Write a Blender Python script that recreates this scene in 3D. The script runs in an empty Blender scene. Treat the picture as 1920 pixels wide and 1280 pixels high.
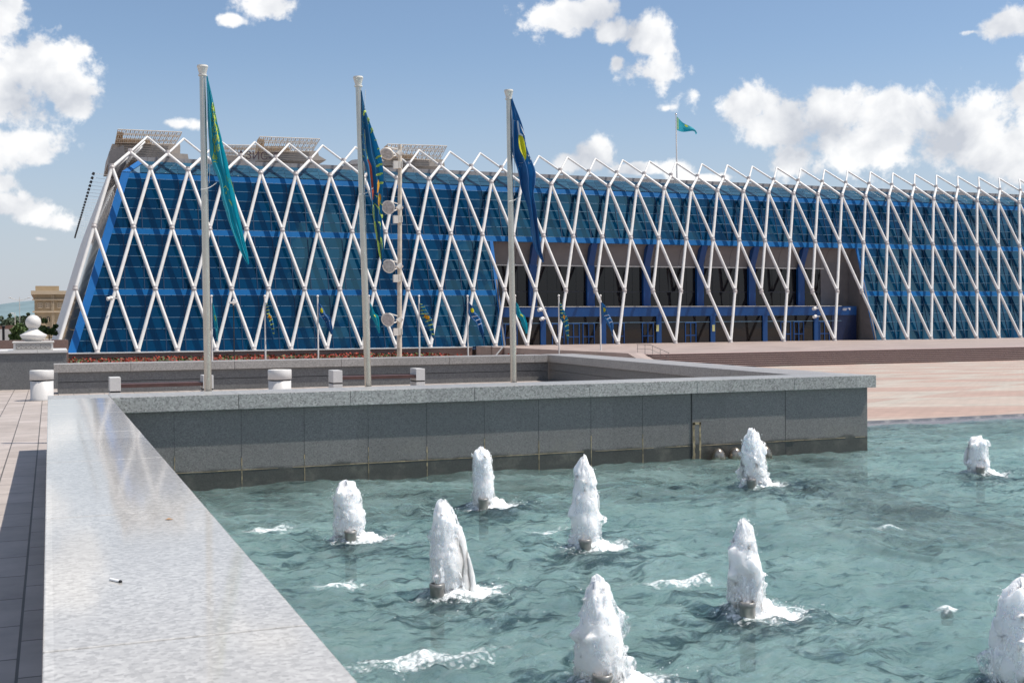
import bpy, bmesh, math, random
import numpy as np
from mathutils import Vector, Matrix, noise
random.seed(7)
S = bpy.context.scene
COL = S.collection
rad = math.radians

# ------------------------------------------------------------------ camera
CAM = Vector((0, 0, 1.7))
FPX = 2188.12
RIGHT = Vector((0.92951581, -0.36869284, -0.00812132))
DOWN = Vector((-0.01346943, -0.01193416, -0.99983806))
FWD = Vector((0.36853621, 0.92947467, -0.01605908))
cam = bpy.data.objects.new('camera', bpy.data.cameras.new('camera'))
COL.objects.link(cam)
cam.matrix_world = Matrix(((RIGHT.x, -DOWN.x, -FWD.x, CAM.x), (RIGHT.y, -DOWN.y, -FWD.y, CAM.y),
                           (RIGHT.z, -DOWN.z, -FWD.z, CAM.z), (0, 0, 0, 1)))
cam.data.sensor_width = 36
cam.data.lens = FPX / 1920 * 36
cam.data.clip_start = 0.1
cam.data.clip_end = 8000
cam.data.dof.use_dof = True
cam.data.dof.focus_distance = 22
cam.data.dof.aperture_fstop = 10
S.camera = cam

def ray(px, py):
    return RIGHT * ((px - 960) / FPX) + DOWN * ((py - 640) / FPX) + FWD

def at(px, py, x=None, y=None, z=None):
    """point of the place seen at photo pixel, on a plane of constant x, y or z"""
    d = ray(px, py)
    if z is not None: t = (z - CAM.z) / d.z
    elif y is not None: t = (y - CAM.y) / d.y
    else: t = (x - CAM.x) / d.x
    return CAM + d * t

def ppm(p):
    return FPX / (Vector(p) - CAM).dot(FWD)

# ------------------------------------------------------------------ light
SUN = Vector((3, -1.25, 6)).normalized()
sun = bpy.data.objects.new('sun', bpy.data.lights.new('sun', 'SUN'))
COL.objects.link(sun)
sun.data.energy = 4.6
sun.data.angle = rad(0.53)
sun.data.color = (1.0, 0.94, 0.86)
sun.rotation_euler = SUN.to_track_quat('Z', 'Y').to_euler()

S.render.engine = 'CYCLES'
S.view_settings.view_transform = 'Standard'
S.view_settings.look = 'None'
S.view_settings.exposure = 0.25
S.view_settings.gamma = 1

class NT:
    def __init__(s, tree): s.t = tree
    def n(s, typ, **kw):
        nd = s.t.nodes.new(typ)
        ins = kw.pop('ins', {})
        for k, v in kw.items(): setattr(nd, k, v)
        for k, v in ins.items(): s.put(nd.inputs[k], v)
        return nd
    def put(s, sock, v):
        if isinstance(v, bpy.types.NodeSocket): s.t.links.new(v, sock)
        elif isinstance(v, bpy.types.Node): s.t.links.new(v.outputs[0], sock)
        else: sock.default_value = v
    def m(s, op, a, b=None, c=None, clamp=False):
        nd = s.n('ShaderNodeMath', operation=op, use_clamp=clamp)
        s.put(nd.inputs[0], a)
        if b is not None: s.put(nd.inputs[1], b)
        if c is not None: s.put(nd.inputs[2], c)
        return nd.outputs[0]
    def vm(s, op, a, b=None):
        nd = s.n('ShaderNodeVectorMath', operation=op)
        s.put(nd.inputs[0], a)
        if b is not None: s.put(nd.inputs[1], b)
        return nd.outputs[0]
    def mix(s, f, a, b):
        nd = s.n('ShaderNodeMix', data_type='RGBA')
        s.put(nd.inputs[0], f); s.put(nd.inputs[6], a); s.put(nd.inputs[7], b)
        return nd.outputs[2]
    def noise(s, vec, scale, detail=4, rough=0.5, dist=0.0):
        nd = s.n('ShaderNodeTexNoise')
        s.put(nd.inputs['Vector'], vec)
        nd.inputs['Scale'].default_value = scale; nd.inputs['Detail'].default_value = detail
        nd.inputs['Roughness'].default_value = rough; nd.inputs['Distortion'].default_value = dist
        return nd.outputs[0]
    def ramp(s, f, stops):
        nd = s.n('ShaderNodeValToRGB')
        s.put(nd.inputs[0], f)
        e = nd.color_ramp.elements
        while len(e) > 1: e.remove(e[-1])
        e[0].position = stops[0][0]; e[0].color = col(stops[0][1])
        for p, c in stops[1:]:
            q = e.new(p); q.color = col(c)
        return nd.outputs[0]
    def sstep(s, x, a, b):
        nd = s.n('ShaderNodeMapRange', interpolation_type='SMOOTHSTEP')
        s.put(nd.inputs[0], x); nd.inputs[1].default_value = a; nd.inputs[2].default_value = b
        return nd.outputs[0]

def col(c):
    if isinstance(c, (int, float)): return (c, c, c, 1)
    return (c[0], c[1], c[2], 1) if len(c) == 3 else c

# ------------------------------------------------------------------ world: sky with cumulus
W = bpy.data.worlds.new('World'); S.world = W; W.use_nodes = True
W.node_tree.nodes.clear()
w = NT(W.node_tree)
sky = w.n('ShaderNodeTexSky', sky_type='NISHITA', sun_disc=False)
sky.sun_elevation = math.asin(SUN.z)
sky.sun_rotation = math.atan2(SUN.x, SUN.y)
sky.altitude = 350
sky.air_density = 1.0
sky.dust_density = 0.7
sky.ozone_density = 1.6
geo = w.n('ShaderNodeTexCoord')
D = geo.outputs['Generated']
sep = w.n('ShaderNodeSeparateXYZ'); w.put(sep.inputs[0], D)
az = w.m('ARCTAN2', sep.outputs[0], sep.outputs[1])
el = w.m('ARCSINE', sep.outputs[2])
# cumulus masses: (px, py, rx, ry, weight) sizes in photo pixels, turned into azimuth and elevation
CLOUDS = [(70, 125, 72, 62, 1), (5, 25, 40, 55, 1), (132, 182, 50, 36, 1), (10, 190, 80, 60, 1), (15, 272, 82, 36, 1), (35, 392, 70, 32, .9),
          (95, 415, 52, 20, .8), (0, 345, 30, 20, .7), (72, 447, 22, 10, .6), (505, 14, 62, 30, .8), (438, 36, 24, 14, .62), (335, 232, 60, 14, .3),
          (1075, 30, 95, 40, 1), (1150, 58, 60, 28, 1), (1225, 80, 52, 42, 1), (1240, 130, 68, 46, 1), (1158, 118, 20, 20, .8), (1300, 170, 42, 50, .62),
          (1260, 200, 40, 20, .5), (1250, 203, 16, 9, .7), (1400, 195, 58, 45, 1), (1460, 235, 75, 52, 1), (1560, 215, 90, 40, .85),
          (1690, 215, 100, 52, 1), (1800, 255, 105, 60, 1), (1640, 265, 170, 50, .9), (1490, 300, 60, 40, 1), (1890, 285, 80, 60, 1),
          (1895, 45, 58, 30, 1), (1822, 60, 26, 10, .6), (1920, 178, 24, 40, .9), (1115, 296, 40, 30, 1), (1065, 305, 34, 18, .9), (1275, 318, 26, 16, .9),
          (1190, 316, 60, 12, .8), (300, 298, 30, 16, .8), (-170, 150, 160, 150, 1), (2080, 250, 160, 150, 1), (2300, 120, 200, 120, 1), (1330, 335, 60, 12, .8)]
def cloud_field(azs, els):
    acc = None
    for (px, py, rx, ry, wt) in CLOUDS:
        d = ray(px, py).normalized()
        a0 = math.atan2(d.x, d.y); e0 = math.asin(d.z)
        ra, re = rx / FPX / 0.93, ry / FPX
        da = w.m('MULTIPLY_ADD', azs, 1 / ra, -a0 / ra)
        de = w.m('MULTIPLY_ADD', els, 1 / re, -e0 / re)
        r2 = w.m('MULTIPLY_ADD', de, de, w.m('MULTIPLY', da, da))
        v = w.m('SUBTRACT', wt, w.m('SQRT', r2))
        acc = v if acc is None else w.m('SMOOTH_MAX', acc, v, 0.25)
    # clouds elsewhere in the sky: azimuth, elevation, radii in degrees
    for (a0, e0, ra, re, wt) in [(147, 36.5, 6.5, 3.2, 1.15), (153, 33, 3, 2, .9), (131, 26, 6, 3, 1.15), (164, 36, 2.6, 2.8, 1.05), (156, 32.5, 2.2, 1.6, 1.05), (123, 23, 5, 3, 1.0), (139, 31, 2.5, 2, .6), (110, 40, 10, 9, 1), (200, 20, 20, 9, 1), (235, 30, 14, 10, 1), (80, 35, 10, 10, .9), (290, 35, 22, 14, 1), (262, 60, 25, 9, .9)]:
        ra, re, a0, e0 = rad(ra), rad(re), rad(a0 - (360 if a0 > 180 else 0)), rad(e0)
        da = w.m('MULTIPLY_ADD', azs, 1 / ra, -a0 / ra); de = w.m('MULTIPLY_ADD', els, 1 / re, -e0 / re)
        v = w.m('SUBTRACT', wt, w.m('SQRT', w.m('MULTIPLY_ADD', de, de, w.m('MULTIPLY', da, da))))
        acc = w.m('SMOOTH_MAX', acc, v, 0.25)
    return acc
field = cloud_field(az, el)
field = w.m('SUBTRACT', field, 0.07)
n1 = w.noise(D, 16, 9, 0.58, 0.25)
off = w.vm('ADD', D, (0.018, -0.004, 0.022))
n2 = w.noise(off, 16, 5, 0.52, 0.25)
n3 = w.noise(D, 16, 5, 0.52, 0.25)
nb = w.noise(D, 60, 5, 0.6)
dens_raw = w.m('ADD', field, w.m('MULTIPLY', w.m('SUBTRACT', n1, 0.5), 3.1))
dens_raw = w.m('ADD', dens_raw, w.m('MULTIPLY', w.m('SUBTRACT', nb, 0.5), 1.5))
dens = w.sstep(dens_raw, -0.24, 0.26)
lit = w.m('MULTIPLY_ADD', w.m('SUBTRACT', n3, n2), 3.6, 0.68)
lit = w.m('SUBTRACT', lit, w.m('MULTIPLY', w.sstep(dens_raw, 0.5, 1.8), 0.18), clamp=True)
ccol = w.mix(lit, (0.58, 0.61, 0.67, 1), (1.0, 1.0, 1.0, 1))
# pale veil near the horizon
veil = w.m('MULTIPLY_ADD', w.sstep(el, 0.24, 0.0), 0.80, 0.0)
bg1 = w.n('ShaderNodeBackground', ins={'Color': sky.outputs[0], 'Strength': 0.108})
bg2 = w.n('ShaderNodeBackground', ins={'Color': ccol, 'Strength': 0.88})
bgv = w.n('ShaderNodeBackground', ins={'Color': (0.485, 0.525, 0.62, 1), 'Strength': 0.88})
mxv = w.n('ShaderNodeMixShader'); w.put(mxv.inputs[0], veil); w.put(mxv.inputs[1], bg1); w.put(mxv.inputs[2], bgv)
mx = w.n('ShaderNodeMixShader'); w.put(mx.inputs[0], w.m('MULTIPLY', dens, 0.95)); w.put(mx.inputs[1], mxv.outputs[0]); w.put(mx.inputs[2], bg2)
wo = w.n('ShaderNodeOutputWorld'); w.put(wo.inputs[0], mx.outputs[0])
W.cycles.sampling_method = 'MANUAL'; W.cycles.sample_map_resolution = 1024

# ------------------------------------------------------------------ helpers
def link(o): COL.objects.link(o); return o

def tag(o, label=None, cat=None, group=None, kind=None):
    if label: o['label'] = label
    if cat: o['category'] = cat
    if group: o['group'] = group
    if kind: o['kind'] = kind
    return o

def empty(name, loc, label=None, cat=None, group=None, rz=0):
    o = link(bpy.data.objects.new(name, None)); o.location = loc; o.rotation_euler = (0, 0, rz)
    o.empty_display_size = 0.2
    return tag(o, label, cat, group)

class MB:
    def __init__(s): s.v = []; s.f = []; s.smooth = set(); s.fa = []
    def add(s, vs, fs, smooth=False, a=0.0):
        b = len(s.v); s.v += [tuple(p) for p in vs]
        for f in fs:
            if smooth: s.smooth.add(len(s.f))
            s.f.append([i + b for i in f]); s.fa.append(a)
        return s
    def quad(s, a, b, c, d, at_=0.0): return s.add([a, b, c, d], [(0, 1, 2, 3)], a=at_)
    def box(s, x0, x1, y0, y1, z0, z1):
        vs = [(x0, y0, z0), (x1, y0, z0), (x1, y1, z0), (x0, y1, z0), (x0, y0, z1), (x1, y0, z1), (x1, y1, z1), (x0, y1, z1)]
        return s.add(vs, [(0, 3, 2, 1), (4, 5, 6, 7), (0, 1, 5, 4), (1, 2, 6, 5), (2, 3, 7, 6), (3, 0, 4, 7)])
    def obox(s, p0, p1, w, h, up=(0, 0, 1)):
        """box along p0-p1 with width w (sideways) and height h"""
        p0 = Vector(p0); p1 = Vector(p1); d = (p1 - p0).normalized()
        sd = d.cross(Vector(up)).normalized() * (w / 2); u = sd.cross(d).normalized() * (h / 2)
        vs = [p0 - sd - u, p0 + sd - u, p0 + sd + u, p0 - sd + u, p1 - sd - u, p1 + sd - u, p1 + sd + u, p1 - sd + u]
        return s.add(vs, [(0, 3, 2, 1), (4, 5, 6, 7), (0, 1, 5, 4), (1, 2, 6, 5), (2, 3, 7, 6), (3, 0, 4, 7)])
    def tube(s, p0, p1, r0, r1=None, n=12, caps=True):
        r1 = r0 if r1 is None else r1
        p0 = Vector(p0); p1 = Vector(p1); d = (p1 - p0).normalized()
        a = d.orthogonal().normalized(); b = d.cross(a)
        vs = []
        for p, r in ((p0, r0), (p1, r1)):
            for i in range(n):
                t = 2 * math.pi * i / n
                vs.append(p + a * (r * math.cos(t)) + b * (r * math.sin(t)))
        s.add(vs, [(i, (i + 1) % n, n + (i + 1) % n, n + i) for i in range(n)], True)
        if caps:
            s.add(vs[:n], [tuple(range(n))[::-1]]); s.add(vs[n:], [tuple(range(n))])
        return s
    def path(s, pts, r, n=8):
        for a, b in zip(pts[:-1], pts[1:]): s.tube(a, b, r, r, n, True)
        return s
    def lathe(s, prof, n=32, c=(0, 0, 0), smooth=True):
        vs = []; fs = []
        for (r, z) in prof:
            for i in range(n):
                t = 2 * math.pi * i / n
                vs.append((c[0] + r * math.cos(t), c[1] + r * math.sin(t), c[2] + z))
        for j in range(len(prof) - 1):
            for i in range(n):
                fs.append((j * n + i, j * n + (i + 1) % n, (j + 1) * n + (i + 1) % n, (j + 1) * n + i))
        s.add(vs, fs, smooth)
        if prof[0][0] > 1e-4: s.add(vs[:n], [tuple(range(n))[::-1]])
        if prof[-1][0] > 1e-4: s.add(vs[-n:], [tuple(range(n))])
        return s
    def ball(s, c, r, n=16, m=10):
        prof = [(max(1e-5, r * math.sin(math.pi * j / m)), -r * math.cos(math.pi * j / m)) for j in range(m + 1)]
        return s.lathe(prof, n, c)
    def prism(s, poly, h0, h1, axis='z'):
        """poly of 2D points; axis z: (x,y) extruded z; axis x: (y,z) extruded in x; axis y: (x,z)"""
        def P(p, h):
            if axis == 'z': return (p[0], p[1], h)
            if axis == 'x': return (h, p[0], p[1])
            return (p[0], h, p[1])
        n = len(poly)
        vs = [P(p, h0) for p in poly] + [P(p, h1) for p in poly]
        return s.add(vs, [tuple(range(n)), tuple(range(2 * n - 1, n - 1, -1))] + [(i, i + n, (i + 1) % n + n, (i + 1) % n) for i in range(n)])
    def build(s, name, mat, parent=None, loc=None, bevel=0, fix=True):
        me = bpy.data.meshes.new(name)
        me.from_pydata(s.v, [], s.f)
        if s.smooth:
            me.polygons.foreach_set('use_smooth', [i in s.smooth for i in range(len(s.f))])
        if any(s.fa):
            at_ = me.attributes.new('rnd', 'FLOAT', 'FACE'); at_.data.foreach_set('value', s.fa)
        me.materials.append(mat)
        if fix:
            bm = bmesh.new(); bm.from_mesh(me); bmesh.ops.recalc_face_normals(bm, faces=bm.faces); bm.to_mesh(me); bm.free()
        o = link(bpy.data.objects.new(name, me))
        if bevel:
            b = o.modifiers.new('bevel', 'BEVEL'); b.width = bevel; b.segments = 2; b.limit_method = 'ANGLE'
        if parent is not None: o.parent = parent
        if loc is not None: o.location = loc
        return o

def local(parent):
    """matrix offset so world-coordinate meshes can hang under an empty placed at the thing's base"""
    return -Vector(parent.location)

def part(mb, name, mat, parent, bevel=0, fix=True):
    """mb is in world coordinates; parent is an unrotated empty"""
    return mb.build(name, mat, parent, local(parent), bevel, fix)

def sub(mb, name, mat, prt, bevel=0, fix=True):
    """sub-part of a part built in world coordinates"""
    return mb.build(name, mat, prt, (0, 0, 0), bevel, fix)

# ------------------------------------------------------------------ materials
def mat(name):
    m_ = bpy.data.materials.new(name); m_.use_nodes = True
    t = NT(m_.node_tree); b = m_.node_tree.nodes['Principled BSDF']
    return m_, t, b

def simple(name, c, rough=0.5, metal=0.0, var=0.12, scale=3.0, bump=0.0, spec=0.5):
    m_, t, b = mat(name)
    tc = t.n('ShaderNodeTexCoord').outputs['Object']
    n = t.noise(tc, scale, 5, 0.6)
    c = col(c)
    lo = tuple(x * (1 - var) for x in c[:3]); hi = tuple(min(1, x * (1 + var)) for x in c[:3])
    t.put(b.inputs['Base Color'], t.ramp(n, [(0.3, lo), (0.7, hi)]))
    b.inputs['Metallic'].default_value = metal
    b.inputs['Specular IOR Level'].default_value = spec
    t.put(b.inputs['Roughness'], t.m('MULTIPLY_ADD', n, 0.15, rough - 0.07))
    if bump:
        bp = t.n('ShaderNodeBump'); bp.inputs['Strength'].default_value = bump; bp.inputs['Distance'].default_value = 0.02
        t.put(bp.inputs['Height'], t.noise(tc, scale * 8, 4)); t.put(b.inputs['Normal'], bp)
    return m_

def granite(name, base, contrast, rough, grain=55, stain=0.0, gloss_var=0.0, slabs=None, tint=(1, 1, 1), zstain=None, bumpk=0.05, spec=0.5):
    m_, t, b = mat(name)
    tc = t.n('ShaderNodeTexCoord').outputs['Object']
    vor = t.n('ShaderNodeTexVoronoi', feature='F1'); t.put(vor.inputs['Vector'], tc); vor.inputs['Scale'].default_value = grain
    sp = t.n('ShaderNodeSeparateColor'); t.put(sp.inputs[0], vor.outputs['Color'])
    fine = t.noise(tc, grain * 1.7, 3, 0.7)
    g = t.m('ADD', t.m('MULTIPLY', sp.outputs[0], 0.6), t.m('MULTIPLY', fine, 0.4))
    lo = tuple(base * (1 - contrast) * k for k in tint); hi = tuple(base * (1 + contrast) * k for k in tint)
    c = t.ramp(g, [(0.15, lo), (0.42, tuple(base * 0.95 * k for k in tint)), (0.62, tuple(base * 1.04 * k for k in tint)), (0.9, hi)])
    big = t.noise(tc, 0.9, 5, 0.6)
    c = t.mix(t.m('MULTIPLY', t.sstep(big, 0.35, 0.7), 0.28), c, col(tuple(base * 0.72 * k for k in tint)))
    if slabs:
        # each slab has its own tone: cell id by floor of position / slab length
        sx = t.n('ShaderNodeSeparateXYZ'); t.put(sx.inputs[0], tc)
        ix = t.m('FLOOR', t.m('DIVIDE', sx.outputs[0], slabs[0])); iy = t.m('FLOOR', t.m('DIVIDE', sx.outputs[1], slabs[1]))
        cv = t.n('ShaderNodeCombineXYZ'); t.put(cv.inputs[0], ix); t.put(cv.inputs[1], iy)
        wn = t.n('ShaderNodeTexWhiteNoise'); t.put(wn.inputs[0], cv)
        k = t.m('MULTIPLY_ADD', wn.outputs[0], 0.22, 0.89)
        vmn = t.n('ShaderNodeVectorMath', operation='SCALE'); t.put(vmn.inputs[0], c); t.put(vmn.inputs['Scale'], k); c = vmn.outputs[0]
    if zstain is not None:
        sz = t.n('ShaderNodeSeparateXYZ'); t.put(sz.inputs[0], tc)
        zz = t.m('ADD', sz.outputs[2], t.m('MULTIPLY', t.m('SUBTRACT', t.noise(tc, 3, 4), 0.5), 0.16))
        wet = t.sstep(zz, zstain + 0.04, zstain - 0.02)
        c = t.mix(t.m('MULTIPLY', wet, 0.72), c, (0.020, 0.021, 0.015, 1))
        lime = t.m('MULTIPLY', t.sstep(t.noise(tc, 2.3, 6, 0.65), 0.5, 0.72), t.sstep(zz, zstain + 0.42, zstain + 0.02))
        c = t.mix(t.m('MULTIPLY', lime, 0.35), c, (0.22, 0.21, 0.17, 1))
    t.put(b.inputs['Base Color'], c)
    b.inputs['Specular IOR Level'].default_value = spec
    r = t.m('MULTIPLY_ADD', big, gloss_var, rough)
    t.put(b.inputs['Roughness'], r)
    bp = t.n('ShaderNodeBump'); bp.inputs['Strength'].default_value = max(bumpk, .001); bp.inputs['Distance'].default_value = 0.003
    t.put(bp.inputs['Height'], fine)
    if bumpk: t.put(b.inputs['Normal'], bp)
    return m_

M = {}
M['white_paint'] = simple('white_paint', (0.69, 0.67, 0.64), 0.4, 0, 0.09, 0.9)
M['node_steel'] = simple('node_steel', (0.50, 0.46, 0.44), 0.45, 0.1, 0.2, 2)
M['steel'] = simple('brushed_steel', (0.60, 0.54, 0.46), 0.24, 0.8, 0.08, 4)
M['steel_dark'] = simple('wet_steel', (0.30, 0.29, 0.27), 0.35, 0.6, 0.25, 9)
M['dome'] = simple('dull_steel', (0.30, 0.265, 0.22), 0.28, 0.85, 0.3, 14)
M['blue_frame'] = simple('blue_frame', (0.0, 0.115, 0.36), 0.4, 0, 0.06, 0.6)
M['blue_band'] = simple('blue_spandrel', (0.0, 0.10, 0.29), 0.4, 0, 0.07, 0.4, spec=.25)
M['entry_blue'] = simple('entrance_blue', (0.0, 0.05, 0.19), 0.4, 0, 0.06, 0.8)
M['door_blue'] = simple('door_blue', (0.002, .055, .21), .35)
M['cream'] = simple('cream_metal', (0.62, 0.59, 0.54), .5, 0, .08, 4)
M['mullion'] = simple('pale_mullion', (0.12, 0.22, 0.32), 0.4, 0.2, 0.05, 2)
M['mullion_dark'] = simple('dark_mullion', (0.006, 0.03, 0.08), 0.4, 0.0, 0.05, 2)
M['roof_grey'] = simple('roof_cladding', (0.30, 0.29, 0.29), 0.6, 0.1, 0.12, 0.6)
M['soffit'] = simple('soffit_panels', (0.17, 0.155, 0.15), 0.6, 0, 0.1, 0.7)
M['cheek'] = simple('entrance_stone', (0.15, 0.14, 0.14), 0.6, 0, 0.12, 0.8)
M['penthouse'] = simple('beige_louvre', (0.36, 0.32, 0.28), 0.7, 0, 0.12, 0.7)
M['ochre'] = simple('ochre_panel', (0.55, 0.38, 0.22), 0.6, 0, 0.2, 0.8)
M['lattice'] = simple('lattice_paint', (0.56, 0.49, 0.41), 0.5, 0, 0.15, 2)
M['sign_dark'] = simple('sign_letters', (0.05, 0.025, 0.035), 0.5)
M['dark'] = simple('dark_void', (0.012, 0.012, 0.014), 0.6)
M['wood'] = simple('brown_slats', (0.075, 0.035, 0.03), 0.5, 0, 0.25, 6)
M['white_stone'] = granite('white_stone', 0.58, 0.06, 0.45, 90, tint=(1, 0.98, 0.95))
M['white_marble'] = granite('white_carved_stone', 0.60, 0.05, 0.5, 60, tint=(1, 0.965, 0.92))
M['carve'] = simple('carving_ground', (0.30, 0.28, 0.26), 0.7)
M['coping'] = granite('pale_granite', 0.43, 0.26, 0.05, 62, gloss_var=0.03, slabs=(2.05, 2.6), tint=(1, 0.98, 0.94), bumpk=0.0, spec=.1)
M['coping_front'] = granite('flamed_granite', 0.34, 0.55, 0.35, 48, slabs=(2.56, 50), tint=(1.02, 1.0, 0.95))
M['coping_back'] = granite('warm_granite', 0.30, 0.35, 0.4, 50, slabs=(4.3, 50), tint=(1.06, 1.0, 0.94))
M['wall'] = granite('dark_granite', 0.165, 0.40, 0.30, 75, slabs=(2.05, 50), gloss_var=0.15, tint=(1.03, 1.0, 0.96), zstain=-0.30)
M['wall_court'] = granite('court_granite', 0.15, 0.40, 0.35, 45, slabs=(1.9, 50), tint=(1.0, 1.0, 0.99))
M['wall_plain'] = granite('wall_granite', 0.145, 0.30, 0.45, 40, slabs=(1.6, 50), tint=(0.97, 1.0, 1.01))
M['joint'] = simple('joint_line', (0.05, 0.05, 0.05), 0.8)
M['lime'] = simple('lime_deposit', (0.30, 0.245, 0.15), 0.8, 0, 0.55, 9)
M['brown_granite'] = granite('brown_granite', 0.125, 0.25, 0.45, 20, slabs=(3.1, 50), tint=(1.45, 0.95, 0.80))
M['pink_granite'] = granite('pink_granite', 0.33, 0.12, 0.5, 20, slabs=(2.4, 2.4), tint=(1.13, 0.90, 0.79))
M['foliage'] = None

def foliage(name, a, b_):
    m_, t, b = mat(name)
    tc = t.n('ShaderNodeTexCoord').outputs['Object']
    n = t.noise(tc, 1.3, 5, 0.7)
    t.put(b.inputs['Base Color'], t.ramp(n, [(0.3, a), (0.7, b_)])); b.inputs['Roughness'].default_value = 0.6
    return m_
M['leaf'] = foliage('leaf_green', (0.035, 0.07, 0.015), (0.10, 0.16, 0.04))
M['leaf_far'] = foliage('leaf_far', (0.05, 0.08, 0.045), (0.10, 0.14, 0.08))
M['petal'] = simple('red_petals', (0.27, 0.03, 0.014), 0.7, 0, 0.45, 2)
M['petal_white'] = simple('white_petals', (0.7, 0.66, 0.6), 0.6)
M['bark'] = simple('bark', (0.12, 0.08, 0.05), 0.8)

def m_paving():
    m_, t, b = mat('plaza_paving')
    tc = t.n('ShaderNodeTexCoord').outputs['Object']
    sx = t.n('ShaderNodeSeparateXYZ'); t.put(sx.inputs[0], tc)
    X, Y = sx.outputs[0], sx.outputs[1]
    u = t.m('ADD', t.m('DIVIDE', X, 11.0), t.m('DIVIDE', Y, 7.0)); v = t.m('SUBTRACT', t.m('DIVIDE', X, 11.0), t.m('DIVIDE', Y, 7.0))
    fu = t.m('FLOOR', t.m('ADD', u, 0.3)); fv = t.m('FLOOR', v)
    chk = t.m('FLOORED_MODULO', t.m('ADD', fu, fv), 2.0)
    inner = t.m('MULTIPLY', t.m('GREATER_THAN', t.m('PINGPONG', t.m('ADD', u, 0.3), 0.5), 0.16), t.m('GREATER_THAN', t.m('PINGPONG', v, 0.5), 0.16))
    f = t.m('ADD', t.m('MULTIPLY', chk, 0.75), t.m('MULTIPLY', inner, 0.35), clamp=True)
    c = t.mix(f, (0.43, 0.385, 0.325, 1), (0.40, 0.285, 0.23, 1))
    # small blocks
    br = t.n('ShaderNodeTexBrick'); t.put(br.inputs['Vector'], tc)
    br.inputs['Scale'].default_value = 1.0; br.inputs['Mortar Size'].default_value = 0.008; br.inputs['Brick Width'].default_value = 0.4; br.inputs['Row Height'].default_value = 0.2
    br.inputs['Color1'].default_value = (0.9, 0.9, 0.9, 1); br.inputs['Color2'].default_value = (1.08, 1.05, 1.05, 1); br.inputs['Mortar'].default_value = (0.62, 0.6, 0.6, 1)
    c = t.vm('MULTIPLY', c, br.outputs[0])
    n = t.noise(tc, 0.35, 6, 0.6)
    c = t.vm('MULTIPLY', c, t.ramp(n, [(0.3, 0.86), (0.7, 1.06)]))
    t.put(b.inputs['Base Color'], c); b.inputs['Roughness'].default_value = 0.75
    return m_
M['paving'] = m_paving()

def m_slabs():
    m_, t, b = mat('terrace_slabs')
    tc = t.n('ShaderNodeTexCoord').outputs['Object']
    sx = t.n('ShaderNodeSeparateXYZ'); t.put(sx.inputs[0], tc)
    cv = t.n('ShaderNodeCombineXYZ')
    t.put(cv.inputs[0], sx.outputs[1]); t.put(cv.inputs[1], t.m('ADD', sx.outputs[0], 0.17))
    br = t.n('ShaderNodeTexBrick'); t.put(br.inputs['Vector'], cv)
    br.inputs['Scale'].default_value = 1.0; br.inputs['Mortar Size'].default_value = 0.008; br.inputs['Brick Width'].default_value = 0.72; br.inputs['Row Height'].default_value = 0.36
    br.inputs['Color1'].default_value = (0.36, 0.31, 0.275, 1); br.inputs['Color2'].default_value = (0.44, 0.385, 0.35, 1); br.inputs['Mortar'].default_value = (0.10, 0.09, 0.08, 1)
    n = t.noise(tc, 2.5, 6, 0.65)
    c = t.vm('MULTIPLY', br.outputs[0], t.ramp(n, [(0.3, 0.8), (0.7, 1.1)]))
    t.put(b.inputs['Base Color'], c); b.inputs['Roughness'].default_value = 0.6
    bp = t.n('ShaderNodeBump'); bp.inputs['Strength'].default_value = 0.5; bp.inputs['Distance'].default_value = 0.01
    t.put(bp.inputs['Height'], t.m('SUBTRACT', 1.0, br.outputs[1])); t.put(b.inputs['Normal'], bp)
    return m_
M['slabs'] = m_slabs()

def m_glass(name, c_lo, c_hi, rough=0.03, ior=1.75, tint=(1, 1, 1, 1)):
    m_, t, b = mat(name)
    tc = t.n('ShaderNodeTexCoord').outputs['Object']
    a = t.n('ShaderNodeAttribute', attribute_name='rnd')
    n = t.noise(tc, 0.12, 3, 0.5)
    f = t.m('ADD', t.m('MULTIPLY', a.outputs['Fac'], 0.6), t.m('MULTIPLY', n, 0.4))
    t.put(b.inputs['Base Color'], t.ramp(f, [(0.15, c_lo), (0.85, c_hi)]))
    b.inputs['Roughness'].default_value = rough; b.inputs['IOR'].default_value = ior; b.inputs['Specular Tint'].default_value = tint
    bp = t.n('ShaderNodeBump'); bp.inputs['Strength'].default_value = 0.06; bp.inputs['Distance'].default_value = 0.05
    t.put(bp.inputs['Height'], t.noise(tc, 0.8, 2)); t.put(b.inputs['Normal'], bp)
    return m_
M['glass'] = m_glass('tinted_blue_glass', (0.0, 0.010, 0.030), (0.0, 0.032, 0.080), ior=1.9, tint=(0.25, 0.68, 0.95, 1))
M['roof_glass'] = m_glass('roof_glass', (0.012, 0.05, 0.09), (0.03, 0.10, 0.16), 0.05, 1.6)
M['entry_glass'] = m_glass('dark_entrance_glass', (0.003, 0.003, 0.004), (0.010, 0.008, 0.009), 0.04, 1.5)

# ------------------------------------------------------------------ SETTING
WZ = -0.58          # water level
PB = -1.6           # base level of the palace
PZ = -3.0           # plaza level at the foot of the stairs
def plaza_z(y): return -0.53 + (PZ + 0.53) * min(1, max(0, (y - 20.6) / (98 - 20.6)))

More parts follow.
